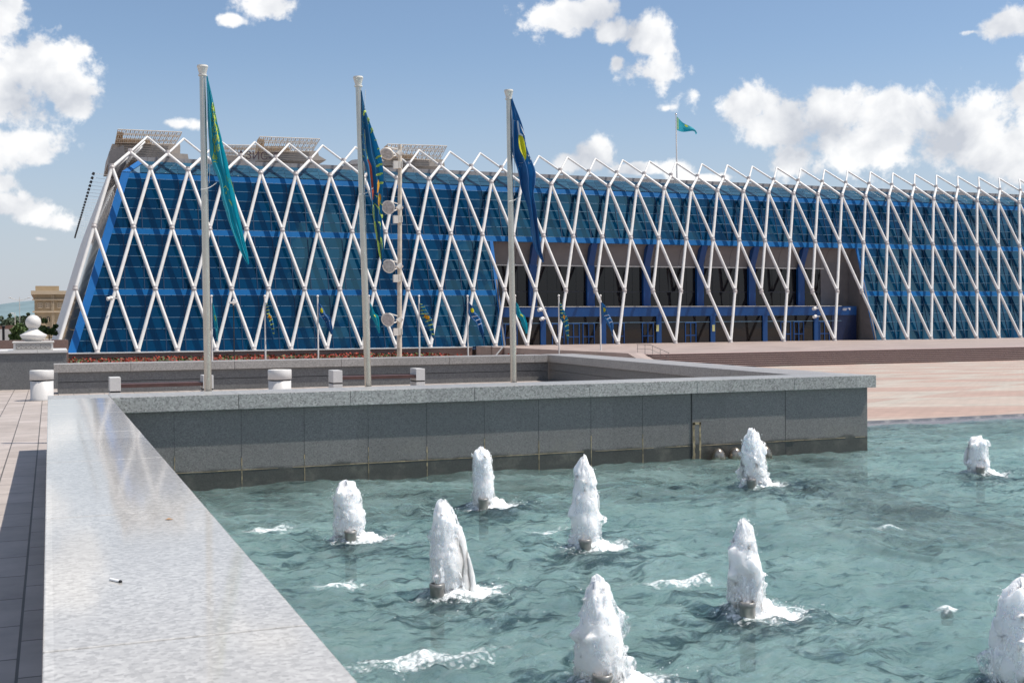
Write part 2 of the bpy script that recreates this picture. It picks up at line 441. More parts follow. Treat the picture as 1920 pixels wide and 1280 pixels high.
g = MB()
ys = [20.9, 30, 45, 60, 80, 98, 160, 300, 900, 4000]
xs = [-3000, -200, -60, 0, 14.5, 40, 80, 120, 200, 400, 3500]
for j in range(len(ys) - 1):
    for i in range(len(xs) - 1):
        if ys[j] < 34 and xs[i] < 14: continue
        a, b_ = ys[j], ys[j + 1]
        g.quad((xs[i], a, plaza_z(a)), (xs[i + 1], a, plaza_z(a)), (xs[i + 1], b_, plaza_z(b_)), (xs[i], b_, plaza_z(b_)))
tag(g.build('plaza', M['paving']), kind='structure')
g = MB()
g.quad((-300, -60, -0.002), (-0.05, -60, -0.002), (-0.05, 34.6, -0.002), (-300, 34.6, -0.002))
g.quad((-0.05, 17.3, -0.002), (13.3, 17.3, -0.002), (14.9, 34.6, -0.002), (-0.05, 34.6, -0.002))
g.quad((-300, 34.6, -0.002), (15.4, 34.6, -0.002), (15.4, 34.6, -2), (-300, 34.6, -2))
tag(g.build('terrace_paving', M['slabs']), kind='structure')
g = MB()
g.box(-300, -0.06, 44.9, 46, -3.2, -0.9)
# pool rim at the far right side: wet granite lip
M['rim'] = granite('wet_rim_granite', 0.20, 0.2, 0.12, 30, slabs=(1.2, 50), tint=(1.05, 0.98, 0.93))
g = MB()
g.prism([(20.0, -1.25), (20.0, -0.61), (20.35, -0.52), (20.95, -0.52), (20.95, -1.25)], 13.2, 75, 'x')
tag(g.build('pool_rim', M['rim']), kind='structure')
g = MB()
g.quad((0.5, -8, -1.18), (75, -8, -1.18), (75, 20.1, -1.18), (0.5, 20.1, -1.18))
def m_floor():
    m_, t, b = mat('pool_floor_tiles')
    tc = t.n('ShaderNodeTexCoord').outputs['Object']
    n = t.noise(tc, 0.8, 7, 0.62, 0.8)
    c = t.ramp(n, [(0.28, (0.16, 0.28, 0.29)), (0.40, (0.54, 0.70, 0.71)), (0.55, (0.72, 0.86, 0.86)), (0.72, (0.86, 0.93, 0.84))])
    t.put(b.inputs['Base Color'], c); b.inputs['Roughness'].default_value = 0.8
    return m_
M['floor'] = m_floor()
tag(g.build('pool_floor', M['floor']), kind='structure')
# far hills
g = MB()
pts = []
for i in range(90):
    x = -2600 + i * 60
    h = 22 + 30 * noise.noise(Vector((x * 0.0016, 3.1, 0))) + 8 * noise.noise(Vector((x * 0.01, 1.1, 0))) + max(0, 55 - abs(x + 0) * 0.09)
    pts.append((x, max(4, h)))
for i in range(len(pts) - 1):
    for j in range(6):
        t0, t1 = j / 6, (j + 1) / 6
        def P(i, t): return (pts[i][0], 2700 + 500 * t, PZ + pts[i][1] * math.sin(t * math.pi / 2))
        g.quad(P(i, t0), P(i + 1, t0), P(i + 1, t1), P(i, t1))
M['hill'] = simple('hill_slope', (0.14, 0.20, 0.22), 0.9, 0, 0.25, 0.01)
tag(g.build('hills', M['hill']), kind='structure')

# ------------------------------------------------------------------ WATER
def perlin(x, y, seed=0):
    rng = np.random.RandomState(seed); perm = rng.permutation(256); ang = rng.rand(256) * 2 * np.pi
    gx, gy = np.cos(ang), np.sin(ang)
    xi = np.floor(x).astype(int); yi = np.floor(y).astype(int); xf = x - xi; yf = y - yi
    def gr(ix, iy, dx, dy):
        h = perm[(perm[ix % 256] + iy) % 256]; return gx[h] * dx + gy[h] * dy
    u = xf ** 3 * (xf * (xf * 6 - 15) + 10); v = yf ** 3 * (yf * (yf * 6 - 15) + 10)
    a = gr(xi, yi, xf, yf); b = gr(xi + 1, yi, xf - 1, yf); c = gr(xi, yi + 1, xf, yf - 1); d = gr(xi + 1, yi + 1, xf - 1, yf - 1)
    return (a * (1 - u) + b * u) * (1 - v) + (c * (1 - u) + d * u) * v

# jets: base pixel (x, y), top pixel y, column width px, lean px, extra lobes [(dx px, height fraction, width fraction)], nozzle dx px
JETS = [
    dict(b=(654, 1018), top=911, w=52, lean=-3, lobes=[], nz=8, lab='rounded white foam jet beside the long pale parapet, left of the paired jets'),
    dict(b=(907, 955), top=843, w=36, lean=-4, lobes=[(-8, .97, .5), (10, 1.0, .28)], nz=0, lab='slim white foam jet nearest the left half of the dark wall, forked at its top'),
    dict(b=(838, 1122), top=945, w=58, lean=-6, lobes=[(34, .76, .55), (50, .50, .32)], nz=-16, lab='torn white foam jet with ragged strands falling off its right side'),
    dict(b=(1098, 1035), top=864, w=50, lean=-2, lobes=[(8, .97, .35)], nz=-2, lab='tall smooth white foam jet in the middle of the pool'),
    dict(b=(1126, 1296), top=1090, w=86, lean=-6, lobes=[(24, .5, .6)], nz=0, lab='pointed white foam jet cut by the bottom edge of the photo'),
    dict(b=(1400, 1158), top=980, w=62, lean=-8, lobes=[(16, .95, .25), (8, .55, .9)], nz=-6, lab='broad white foam jet with a second prong, right of the pointed foreground jet'),
    dict(b=(1414, 916), top=808, w=44, lean=-4, lobes=[(2, .5, .95)], nz=-10, lab='narrow topped white foam jet in front of the steel domes on the wall'),
    dict(b=(1834, 893), top=822, w=34, lean=-2, lobes=[(-8, .95, .5)], nz=-4, lab='short blocky white foam jet, farthest to the right in the pool'),
    dict(b=(1914, 1300), top=1096, w=100, lean=0, lobes=[], nz=0, lab='wide white foam jet cut off by the right edge of the photo'),
]
# further jets outside the frame are not built
for J in JETS:
    J['p'] = at(J['b'][0], J['b'][1], z=WZ); J['s'] = ppm(J['p'])

def water():
    x0, x1, y0, y1, st = 0.55, 24.0, 5.2, 20.15, 0.045
    nx = int((x1 - x0) / st); ny = int((y1 - y0) / st)
    gx, gy = np.meshgrid(np.linspace(x0, x1, nx), np.linspace(y0, y1, ny))
    wx = gx + 0.18 * perlin(gx * 1.1, gy * 1.1, 5); wy = gy + 0.18 * perlin(gx * 1.1 + 9, gy * 1.1, 6)
    h = 0.085 * perlin(wx * 0.75, wy * 1.1, 1)
    h += 0.062 * (0.35 - np.abs(perlin(wx * 1.7, wy * 2.3, 2))) * 2
    h += 0.040 * (0.35 - np.abs(perlin(wx * 3.9 + 3, wy * 4.8, 3))) * 2
    h += 0.017 * (0.3 - np.abs(perlin(wx * 8.5, wy * 9.5, 4))) * 2 + 0.004 * perlin(wx * 17, wy * 18, 7)
    calm = 1.0 - 0.35 * np.clip((gy - 14) / 5, 0, 1)
    h *= calm
    foam = np.zeros_like(gx); chop = np.zeros_like(gx)
    for k, J in enumerate(JETS):
        p = J['p']; dx = gx - p.x; dy = gy - p.y
        r = np.sqrt(dx ** 2 + dy ** 2)
        rr = r + 0.12 * perlin(gx * 3, gy * 3, 20 + k)
        h += 0.030 * np.exp(-r * 1.5) * np.sin(rr * 15) + 0.05 * np.exp(-(r / 0.16) ** 2)
        h += 0.055 * np.exp(-r * 1.2) * perlin(gx * 4.5, gy * 4.5, 40 + k) + 0.018 * np.exp(-r * 1.2) * perlin(gx * 11, gy * 11, 60 + k)
        chop = np.maximum(chop, np.exp(-(np.sqrt(dx ** 2 + (dy + .35) ** 2) / 0.95) ** 2))
        # foam drifts to the right and towards the viewer
        q = np.sqrt((dx - 0.12) ** 2 * 0.75 + (dy + 0.03) ** 2 * 1.3)
        foam = np.maximum(foam, np.clip(1.12 - q / 0.52, 0, 1))
    # churned patches over submerged spouts
    for (px, py, r_) in ((1268, 1108, .30), (1025, 1003, .22), (500, 1008, .22), (650, 1112, .26), (800, 1254, .40), (1665, 1000, .2), (1775, 1158, .12)):
        p = at(px, py, z=WZ); q = np.sqrt(((gx - p.x) / 2.1) ** 2 + (gy - p.y) ** 2)
        h += 0.075 * np.exp(-(q / r_) ** 2) * (0.6 + perlin(gx * 4, gy * 5, 77)) + .03 * np.exp(-(q / r_ / 1.6) ** 2) * perlin(gx * 9, gy * 12, 78)
        foam = np.maximum(foam, 0.72 * np.clip(1.25 - q / r_, 0, 1))
    v = np.stack([gx, gy, h + WZ], -1).reshape(-1, 3)
    idx = np.arange(nx * ny).reshape(ny, nx)
    f = np.stack([idx[:-1, :-1], idx[:-1, 1:], idx[1:, 1:], idx[1:, :-1]], -1).reshape(-1, 4)
    # outer calmer sheets so the pool goes on beyond the picture
    ex = [(x1, -8, 0), (75, -8, 0), (75, 20.15, 0), (x1, 20.15, 0), (x0, -8, 0), (x1, -8, 0), (x1, 5.2, 0), (x0, 5.2, 0)]
    b = len(v); v = np.vstack([v, np.array([(a, c, WZ) for a, c, _ in ex])])
    f = np.vstack([f, [[b, b + 1, b + 2, b + 3], [b + 4, b + 5, b + 6, b + 7]]])
    me = bpy.data.meshes.new('water')
    me.vertices.add(len(v)); me.vertices.foreach_set('co', v.astype(np.float32).ravel())
    me.loops.add(f.size); me.loops.foreach_set('vertex_index', f.astype(np.int32).ravel())
    me.polygons.add(len(f)); me.polygons.foreach_set('loop_start', np.arange(0, f.size, 4, dtype=np.int32))
    me.polygons.foreach_set('loop_total', np.full(len(f), 4, dtype=np.int32))
    me.polygons.foreach_set('use_smooth', np.ones(len(f), dtype=bool))
    a = me.attributes.new('foam', 'FLOAT', 'POINT')
    fv = np.concatenate([foam.ravel(), np.zeros(8)]).astype(np.float32)
    a.data.foreach_set('value', fv)
    a2 = me.attributes.new('chop', 'FLOAT', 'POINT'); a2.data.foreach_set('value', np.concatenate([chop.ravel(), np.zeros(8)]).astype(np.float32))
    me.update(calc_edges=True); me.validate()
    o = link(bpy.data.objects.new('water', me))
    m_, t, bs = mat('pool_water'); m_.node_tree.nodes.remove(bs)
    tc = t.n('ShaderNodeTexCoord').outputs['Object']
    bp = t.n('ShaderNodeBump'); bp.inputs['Strength'].default_value = 1.0; bp.inputs['Distance'].default_value = 0.13
    st_ = t.n('ShaderNodeMapping'); t.put(st_.inputs[0], tc); st_.inputs['Scale'].default_value = (0.8, 1.25, 1)
    hh = t.m('ADD', t.m('MULTIPLY', t.noise(st_.outputs[0], 5.5, 6, 0.62, 0.9), 1.0), t.m('MULTIPLY', t.noise(st_.outputs[0], 28, 5, 0.65, 0.4), 0.55))
    t.put(bp.inputs['Height'], hh)
    fr = t.n('ShaderNodeFresnel'); fr.inputs['IOR'].default_value = 1.34; t.put(fr.inputs['Normal'], bp)
    gl = t.n('ShaderNodeBsdfGlossy'); gl.inputs['Roughness'].default_value = 0.11; t.put(gl.inputs['Normal'], bp)
    ripple_light = t.noise(st_.outputs[0], 7.5, 7, 0.66, 1.3)
    tone = t.ramp(ripple_light, [(0.28, (0.38, 0.50, 0.52)), (0.42, (0.78, 0.94, 0.93)), (0.56, (0.88, 0.99, 0.98)), (0.70, (1.0, 1.0, 1.0))])  # light and dark of the ripples painted into the water's transmission colour
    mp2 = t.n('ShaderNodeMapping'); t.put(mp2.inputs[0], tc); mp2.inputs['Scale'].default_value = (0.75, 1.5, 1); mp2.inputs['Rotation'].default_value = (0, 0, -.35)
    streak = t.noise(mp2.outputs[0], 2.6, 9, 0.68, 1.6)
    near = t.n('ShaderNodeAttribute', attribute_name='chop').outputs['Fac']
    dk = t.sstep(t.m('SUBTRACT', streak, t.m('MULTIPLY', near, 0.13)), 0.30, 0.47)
    tone = t.mix(dk, (0.22, 0.31, 0.34, 1), tone)  # dark wave streaks painted into the same colour, stronger round the jets
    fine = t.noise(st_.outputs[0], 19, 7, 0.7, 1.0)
    tone = t.vm('MULTIPLY', tone, t.ramp(fine, [(0.32, (0.66, 0.74, 0.76)), (0.44, (1.0, 1.0, 1.0))]))  # small ripples' dark sides painted in as well
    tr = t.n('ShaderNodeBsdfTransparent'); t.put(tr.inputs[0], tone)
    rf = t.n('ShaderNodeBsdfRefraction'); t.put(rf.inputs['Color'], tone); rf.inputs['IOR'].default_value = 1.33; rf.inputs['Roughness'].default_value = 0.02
    t.put(rf.inputs['Normal'], bp)
    # aerated water is milky; the painted ripple tones tint it too
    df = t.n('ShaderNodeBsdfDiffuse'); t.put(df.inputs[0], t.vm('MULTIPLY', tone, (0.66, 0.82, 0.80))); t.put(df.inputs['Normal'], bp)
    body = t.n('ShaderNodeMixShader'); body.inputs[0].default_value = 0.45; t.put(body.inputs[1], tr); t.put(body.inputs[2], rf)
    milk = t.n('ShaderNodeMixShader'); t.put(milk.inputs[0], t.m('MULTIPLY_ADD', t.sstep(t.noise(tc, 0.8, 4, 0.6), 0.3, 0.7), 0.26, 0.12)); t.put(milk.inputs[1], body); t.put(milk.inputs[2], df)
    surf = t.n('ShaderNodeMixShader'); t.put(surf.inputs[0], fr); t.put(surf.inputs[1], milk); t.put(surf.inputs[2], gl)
    at_ = t.n('ShaderNodeAttribute', attribute_name='foam')
    fo = t.noise(tc, 13, 8, 0.72, 0.8)
    bub = t.n('ShaderNodeTexVoronoi'); t.put(bub.inputs['Vector'], tc); bub.inputs['Scale'].default_value = 30
    ff = t.m('SUBTRACT', t.m('ADD', t.m('MULTIPLY', at_.outputs['Fac'], 1.25), t.m('MULTIPLY', fo, 1.5)), t.m('MULTIPLY', bub.outputs[0], 0.35))
    fm = t.m('MULTIPLY', t.sstep(ff, 1.12, 1.72), t.sstep(at_.outputs['Fac'], 0.0, 0.15))
    spk = t.m('MULTIPLY', t.sstep(t.noise(tc, 55, 3, 0.6, 0.3), 0.66, 0.72), t.sstep(t.m('ADD', t.noise(tc, 2.2, 4, 0.6), t.m('MULTIPLY', near, 0.25)), 0.56, 0.72))
    fm = t.m('MAXIMUM', fm, t.m('MULTIPLY', spk, 0.85))
    wh = t.n('ShaderNodeBsdfDiffuse'); wh.inputs[0].default_value = (0.80, 0.84, 0.85, 1)
    out = t.n('ShaderNodeMixShader'); t.put(out.inputs[0], fm); t.put(out.inputs[1], surf); t.put(out.inputs[2], wh)
    mo = m_.node_tree.nodes['Material Output']; t.put(mo.inputs[0], out.outputs[0])
    me.materials.append(m_)
    tag(o, kind='structure')
water()

# dark pipes lying on the pool floor
def floor_pipe(pts, r, lab):
    mb = MB(); P = [at(a, b, z=-1.0) for a, b in pts]
    out = []
    for i in range(len(P) - 1):
        for k in range(6):
            out.append(P[i].lerp(P[i + 1], k / 6))
    out.append(P[-1]); mb.path(out, r, 10)
    for q in out: mb.ball(q, r, 10, 6)
    o = mb.build('pipe', simple('dark_pipe', (0.02, 0.022, 0.025), 0.6)); tag(o, lab, 'pipe', None)
floor_pipe([(1440, 868), (1520, 895), (1650, 945), (1790, 990), (1935, 1020)], 0.20, 'thick dark pipe under the water running from the wall to the right edge')
floor_pipe([(1490, 955), (1590, 975), (1670, 1008), (1750, 1022)], 0.13, 'shorter dark pipe under the water left of the thick pipe')

# ------------------------------------------------------------------ FOUNTAIN JETS
def m_foam():
    m_, t, b = mat('water_foam')
    tc = t.n('ShaderNodeTexCoord').outputs['Object']
    b.inputs['Base Color'].default_value = (0.96, 0.965, 0.97, 1)
    b.inputs['Roughness'].default_value = 0.35
    b.inputs['Subsurface Weight'].default_value = 0.9; b.inputs['Subsurface Radius'].default_value = (0.10, 0.11, 0.12); b.inputs['Subsurface Scale'].default_value = 1.0
    bp = t.n('ShaderNodeBump'); bp.inputs['Strength'].default_value = 0.45; bp.inputs['Distance'].default_value = 0.012
    t.put(bp.inputs['Height'], t.m('ADD', t.noise(tc, 28, 6, 0.7, 0.4), t.m('MULTIPLY', t.noise(tc, 80, 3, 0.6), 0.4))); t.put(b.inputs['Normal'], bp)
    return m_
M['foam'] = m_foam()
def m_veil():
    m_, t, b = mat('spray_veil')
    tc = t.n('ShaderNodeTexCoord').outputs['Object']
    b.inputs['Base Color'].default_value = (0.95, 0.96, 0.97, 1); b.inputs['Roughness'].default_value = 0.3
    mp = t.n('ShaderNodeMapping'); t.put(mp.inputs[0], tc); mp.inputs['Scale'].default_value = (1, 1, .45)
    n = t.noise(mp.outputs[0], 26, 8, 0.72, 0.5)
    t.put(b.inputs['Alpha'], t.m('MULTIPLY', t.sstep(n, 0.42, 0.62), 0.92))
    return m_
M['veil'] = m_veil()

def foam_column(mb, c, h, r, lean, seed, pointy=0.6, z0=0.0):
    n, m = 56, 84
    vs = []; fs = []
    for j in range(m + 1):
        t = j / m
        z = z0 + t * (h - z0)
        prof = (1.0 - 0.10 * t) * (1 - max(0, (t - 0.80) / 0.20) ** 2.2) ** 0.5 if t < 1 else 0.0
        prof *= (1 - pointy * max(0, t - 0.35) ** 1.3)
        prof *= 0.86 + 0.14 * min(1, t * 8)
        cx = c[0] + lean * t + 0.12 * r * noise.noise(Vector((seed, 0, z * 5))); cy = c[1] + 0.12 * r * noise.noise(Vector((0, seed, z * 5)))
        for i in range(n):
            a = 2 * math.pi * i / n
            d = Vector((math.cos(a), math.sin(a), 0))
            q = Vector((d.x * r, d.y * r, z)) + Vector((seed * 3.7, seed, seed * 1.3))
            k = 1 + 0.085 * noise.noise(q * 6) + 0.09 * noise.noise(Vector((q.x, q.y, q.z * 0.5)) * 15) + 0.035 * noise.noise(Vector((q.x, q.y, q.z * .6)) * 38) + 0.025 * noise.noise(q * 80)
            sp = noise.noise(Vector((q.x, q.y, q.z * 0.5)) * 13 + Vector((9, 9, 9)))
            if sp > 0.42: k += (sp - 0.42) * 1.5
            dz = 0.05 * r / 0.12 * noise.noise(q * 14) * (0.3 + t) + (0.10 * h * max(0, noise.noise(Vector((d.x * 1.7 + seed, d.y * 1.7, seed))) ) if t > 0.93 else 0)
            vs.append((cx + d.x * r * prof * k, cy + d.y * r * prof * k, c[2] + z + dz))
    for j in range(m):
        for i in range(n):
            fs.append((j * n + i, j * n + (i + 1) % n, (j + 1) * n + (i + 1) % n, (j + 1) * n + i))
    mb.add(vs, fs, True)
    mb.add(vs[-n:], [tuple(range(n))], True)

for ji, J in enumerate(JETS):
    p = J['p']; s = J['s']; rnd = random.Random(ji + 3)
    root = empty('fountain_jet', p, J['lab'], 'fountain jet', 'foam jets rising from the pool')
    H = (J['b'][1] - J['top']) / s; r = J['w'] / 2 / s * 1.08
    mb = MB()
    pointy = {0: 0.25, 1: 0.1, 2: 0.8, 3: 0.8, 4: 1.2, 5: 0.95, 6: 0.85, 7: 0.15, 8: 0.8}[ji]
    foam_column(mb, (p.x, p.y, p.z), H, r, J['lean'] / s, ji * 2.3 + 1, pointy, 0.10)
    for k, (dx, hf, wf) in enumerate(J['lobes']):
        q = p + RIGHT * (dx / s)
        foam_column(mb, (q.x, q.y + 0.03, q.z), H * hf, r * wf, (J['lean'] - (6 if dx > 0 else 0)) / s, ji * 3.1 + k + 20, 0.5, 0.04)
    # tattered fringe and thrown drops, a little denser to the right
    for k in range(70):
        t = rnd.random(); a = rnd.random() * 6.28
        zz = H * (0.03 + 0.95 * t); rr = r * (1.0 + abs(rnd.gauss(0, 0.16))) * (1 - pointy * 0.75 * max(0, t - .35))
        q = Vector((p.x + J['lean'] / s * t + math.cos(a) * rr + (0.25 * r * rnd.random() if ji in (2, 5, 6) else 0), p.y + math.sin(a) * rr, p.z + zz))
        mb.ball(q, rnd.uniform(0.002, 0.006), 6, 4)
    for k in range(16):     # short tongues of water leaving the column
        t = rnd.uniform(0.05, 1.0); a = rnd.random() * 6.28
        rr = r * 0.8 * (1 - pointy * 0.8 * max(0, t - .35))
        q = Vector((p.x + J['lean'] / s * t + math.cos(a) * rr, p.y + math.sin(a) * rr, p.z + H * t * .96))
        L = rnd.uniform(0.02, 0.06)
        mb.tube(q, q + Vector((math.cos(a) * L * .7, math.sin(a) * L * .7, L * rnd.uniform(-.4, 1.0))), rnd.uniform(.008, .016), .002, 7)
    part(mb, 'foam_column', M['foam'], root, fix=False)
    # torn outer veil of spray with holes
    mb = MB(); foam_column(mb, (p.x + .01, p.y, p.z), H * .985, r * 1.06, J['lean'] / s, ji * 2.3 + 7.7, pointy * .95, 0.03)
    part(mb, 'spray_veil', M['veil'], root, fix=False)
    # splash collar where the water falls back
    mb = MB()
    n, m = 90, 14
    vs = []; fs = []
    for j in range(m + 1):
        t = j / m
        for i in range(n):
            a = 2 * math.pi * i / n
            R_ = (0.10 + (0.30 + 0.10 * math.cos(a - 0.2) + 0.12 * noise.noise(Vector((math.cos(a) * 2 + ji, math.sin(a) * 2, 1)))) * t)
            x = p.x + 0.06 + R_ * math.cos(a); y = p.y + 0.06 + R_ * math.sin(a) * 0.9
            hgt = (0.10 * (1 - t) ** 1.5 + 0.02) * (0.6 + 1.1 * abs(noise.noise(Vector((x * 13, y * 13, ji)))) + .5 * noise.noise(Vector((x * 40, y * 40, ji)))) - 0.075 * t ** 2
            vs.append((x, y, WZ + hgt))
    for j in range(m):
        for i in range(n): fs.append((j * n + i, j * n + (i + 1) % n, (j + 1) * n + (i + 1) % n, (j + 1) * n + i))
    mb.add(vs, fs, True)
    for k in range(110):
        a = rnd.random() * 6.28; R_ = 0.12 + abs(rnd.gauss(0, 0.17))
        mb.ball((p.x + 0.10 + R_ * math.cos(a) * 1.25, p.y + R_ * math.sin(a), WZ + 0.03 + rnd.random() * 0.05), rnd.uniform(0.002, 0.006), 6, 4)
    part(mb, 'splash', M['foam'], root, fix=False)
    mb = MB()
    q = p + RIGHT * (J['nz'] / s) - Vector((FWD.x, FWD.y, 0)) * (r * 1.12)
    mb.lathe([(0.058, -0.35), (0.058, 0.12), (0.063, 0.125), (0.063, 0.16), (0.052, 0.165), (0.045, 0.12), (0.001, 0.10)], 20, (q.x, q.y, WZ))
    part(mb, 'nozzle', M['steel_dark'], root)

# steel domes low on the pool wall
for i, (px, py) in enumerate(((1347, 864), (1379, 861), (1434, 858))):
    q = at(px, py, y=16.26)
    mb = MB(); mb.lathe([(0.12, -0.12), (0.122, 0.0), (0.116, 0.06), (0.096, 0.12), (0.062, 0.165), (0.025, 0.187), (0.001, 0.19)], 28, (0, 0, 0))
    o = mb.build('spout_dome', M['dome']); o.location = (q.x, 16.26, WZ + 0.045); o.rotation_euler = (rad(12), rad(-8), 0)
    tag(o, ['half submerged steel dome on the dark wall, first of three from the left', 'half submerged steel dome on the dark wall, middle one of three',
            'half submerged steel dome partly behind the narrow topped foam jet'][i], 'spout', 'steel domes low on the pool wall')
q = at(1776, 1158, z=WZ)
mb = MB(); mb.lathe([(0.04, -0.06), (0.05, 0.0), (0.045, 0.03), (0.02, 0.05), (0.001, 0.055)], 20, (q.x, q.y, WZ + 0.01))
tag(mb.build('spout_dome', M['steel_dark']), 'small wet metal spout just breaking the open water at right', 'spout', 'steel domes low on the pool wall')

# ------------------------------------------------------------------ POOL WALLS
TOP, CT = 0.75, 0.21
def coping_run(mb, a, b, axis, s0, s1, z0, z1, cuts, gap=0.004):
    """slabs along an axis between the sorted cuts; s0,s1 are the sides"""
    c = [a] + [k for k in cuts if a < k < b] + [b]
    for u, v in zip(c[:-1], c[1:]):
        if axis == 'x': mb.box(u + gap / 2, v - gap / 2, s0, s1, z0, z1)
        else: mb.box(s0, s1, u + gap / 2, v - gap / 2, z0, z1)

# long parapet at left, running away from the viewer
root = empty('parapet', (0.36, 8, 0), 'long low parapet with a wide pale polished top at the left of the pool', 'parapet wall')
mb = MB(); coping_run(mb, -9, 16.345, 'y', -0.03, 0.75, TOP - CT, TOP, [-6.5, -4, -1.5, 1.1, 3.66, 6.2, 8.75, 11.1, 13.6, 15.2], .012)
part(mb, 'coping', M['coping'], root, 0.005)
mb = MB(); mb.box(0.04, 0.67, -9, 16.42, -1.2, TOP - CT)
part(mb, 'wall_face', M['wall'], root)
mb = MB()
mb.box(-0.034, 0.00, -9, 16.3, 0, 0.02)

# front wall of the recessed block
root = empty('pool_wall', (6.9, 16.8, WZ), 'dark granite wall with a speckled grey coping between the pool and the flagpoles', 'wall')
mb = MB()
xr = at(1643, 703, z=TOP).x
cx = [at(px, 740, y=16.32).x for px in (447, 657, 890, 1106, 1307, 1490)]
coping_run(mb, 0.753, xr, 'x', 16.32, 17.22, TOP - CT, TOP, cx)
mb.box(-0.03, 0.75, 16.349, 17.22, TOP - CT, TOP)
part(mb, 'coping', M['coping_front'], root, 0.006)
mb = MB()
XR = 13.09
jx = [at(px, 760, y=16.42).x for px in (326, 452, 570, 690, 800, 908, 1010, 1108, 1205, 1297, 1388, 1472)]
mb.box(0.68, jx[9] - .004, 16.425, 17.15, -1.2, TOP - CT)
mb.box(jx[9], jx[11] - .004, 16.41, 17.15, -1.2, TOP - CT)
mb.box(jx[11], XR, 16.425, 17.15, -1.2, TOP - CT)
part(mb, 'wall_face', M['wall'], root)
mb = MB()
for k, x in enumerate(jx):
    if k in (9, 11): continue
    mb.box(x - .002, x + .002, 16.4225, 16.43, -0.2, TOP - CT)
for k in (9, 11): mb.box(jx[k] - .006, jx[k] + .002, 16.4075, 16.42, -0.6, TOP - CT)
part(mb, 'joint_line', M['joint'], root)
mb = MB()
rnd = random.Random(5)
for k, x in enumerate(jx):
    if k == 9 or k == 11: continue
    top = rnd.uniform(-0.16, -0.02)
    z = -.60
    while z < top:
        ww = rnd.uniform(.002, .009); mb.box(x - ww + rnd.uniform(-.002, .002), x + ww, 16.420, 16.43, z, min(top, z + .05)); z += .05
for k in range(60):    # lime line along the lower course
    a = 0.7 + (XR - .75) * k / 60; b_ = 0.7 + (XR - .75) * (k + 1) / 60
    if rnd.random() < .12: continue
    yy = 16.405 if jx[9] < a < jx[11] else 16.420
    mb.box(a, b_, yy, 16.43, -0.315, -0.315 + rnd.uniform(.003, .011))
xl = jx[9]
for a, b_ in ((xl + .01, xl + .05), (xl + .13, xl + .16)):
    for k in range(14):
        z = -0.57 + .045 * k
        mb.box(a + rnd.uniform(-.006, .006), b_ + rnd.uniform(-.006, .006), 16.406, 16.42, z, z + .05)
mb.box(xl + .01, xl + .16, 16.406, 16.42, 0.03, 0.07)
part(mb, 'lime_stain', M['lime'], root)

# right side wall of the recess, slightly splayed
root = empty('court_side_wall', (12.8, 24, 0), 'splayed granite side wall closing the recessed court at right', 'wall')
def sheared(mb, x0f, x1f, y0, y1, z0, z1):   # x given at y0 and y1
    (a0, a1), (b0, b1) = x0f, x1f
    vs = [(a0, y0, z0), (b0, y0, z0), (b1, y1, z0), (a1, y1, z0), (a0, y0, z1), (b0, y0, z1), (b1, y1, z1), (a1, y1, z1)]
    mb.add(vs, [(0, 3, 2, 1), (4, 5, 6, 7), (0, 1, 5, 4), (1, 2, 6, 5), (2, 3, 7, 6), (3, 0, 4, 7)])
def xin(y): return 12.1 + (13.6 - 12.1) * (y - 17.2) / (31.2 - 17.2)
mb = MB()
yy = 17.225
while yy < 32.0:
    y2 = min(32.2, yy + 2.4)
    sheared(mb, (xin(yy), xin(y2 - .006)), (xin(yy) + 1.05, xin(y2) + 1.05), yy, y2 - .006, TOP - CT, TOP); yy = y2
part(mb, 'coping', M['coping_back'], root, 0.005)
mb = MB(); sheared(mb, (xin(17.2) + .08, xin(32.1) + .08), (xin(17.2) + .97, xin(32.1) + .97), 17.155, 32.1, 0.30, TOP - CT)
sheared(mb, (xin(17.2) + .085, xin(32.1) + .085), (xin(17.2) + .96, xin(32.1) + .96), 17.155, 32.1, -1.2, 0.29)
part(mb, 'wall_face', M['wall_court'], root)
# back wall of the recess
root = empty('court_back_wall', (6.8, 31.8, 0), 'low granite wall behind the benches with a warm grey coping', 'wall')
YB = 31.35
mb = MB(); bx = [at(px, 683, y=YB).x for px in (245, 440, 640, 843, 1003)]
coping_run(mb, 0.09, 13.55, 'x', YB, YB + .9, TOP - CT, TOP, bx, .008)
part(mb, 'coping', M['coping_back'], root, 0.006)
mb = MB(); mb.box(0.19, 13.6, YB + .08, YB + .8, 0.30, TOP - CT); mb.box(0.19, 13.6, YB + .088, YB + .8, -.01, 0.285)
part(mb, 'wall_face', M['wall_court'], root)

# big wall at the left with the stone ball
root = empty('planter_wall', (-3, 34.6, 0), 'plain dark granite wall with a thin white cap under the stone ball', 'wall')
YW = 34.2
xe = at(125, 680, y=YW).x; zt = at(60, 657, y=YW).z
mb = MB(); mb.box(-40, xe, YW, YW + 3, -.01, zt - .07)
part(mb, 'wall_face', M['wall_plain'], root)
mb = MB(); coping_run(mb, -40, xe + .03, 'x', YW - .05, YW + 3, zt - .07, zt, [-6.1, -4.2, -2.2, -.3], .006)
part(mb, 'cap', M['white_stone'], root, 0.004)
root = empty('stone_finial', (at(63, 655, y=YW + .6).x, YW + .65, zt), 'white stone ball on a flared bowl and carved pedestal on the wall', 'ornament')
P0 = root.location.copy()
k = 1 / ppm(P0)
mb = MB(); mb.box(P0.x - 34 * k, P0.x + 34 * k, P0.y - .5, P0.y + .5, zt + .002, zt + 14 * k)
mb.box(P0.x - 36 * k, P0.x + 36 * k, P0.y - .54, P0.y + .54, zt + 14 * k, zt + 16.5 * k)
ped = part(mb, 'pedestal', M['white_marble'], root, 0.01)
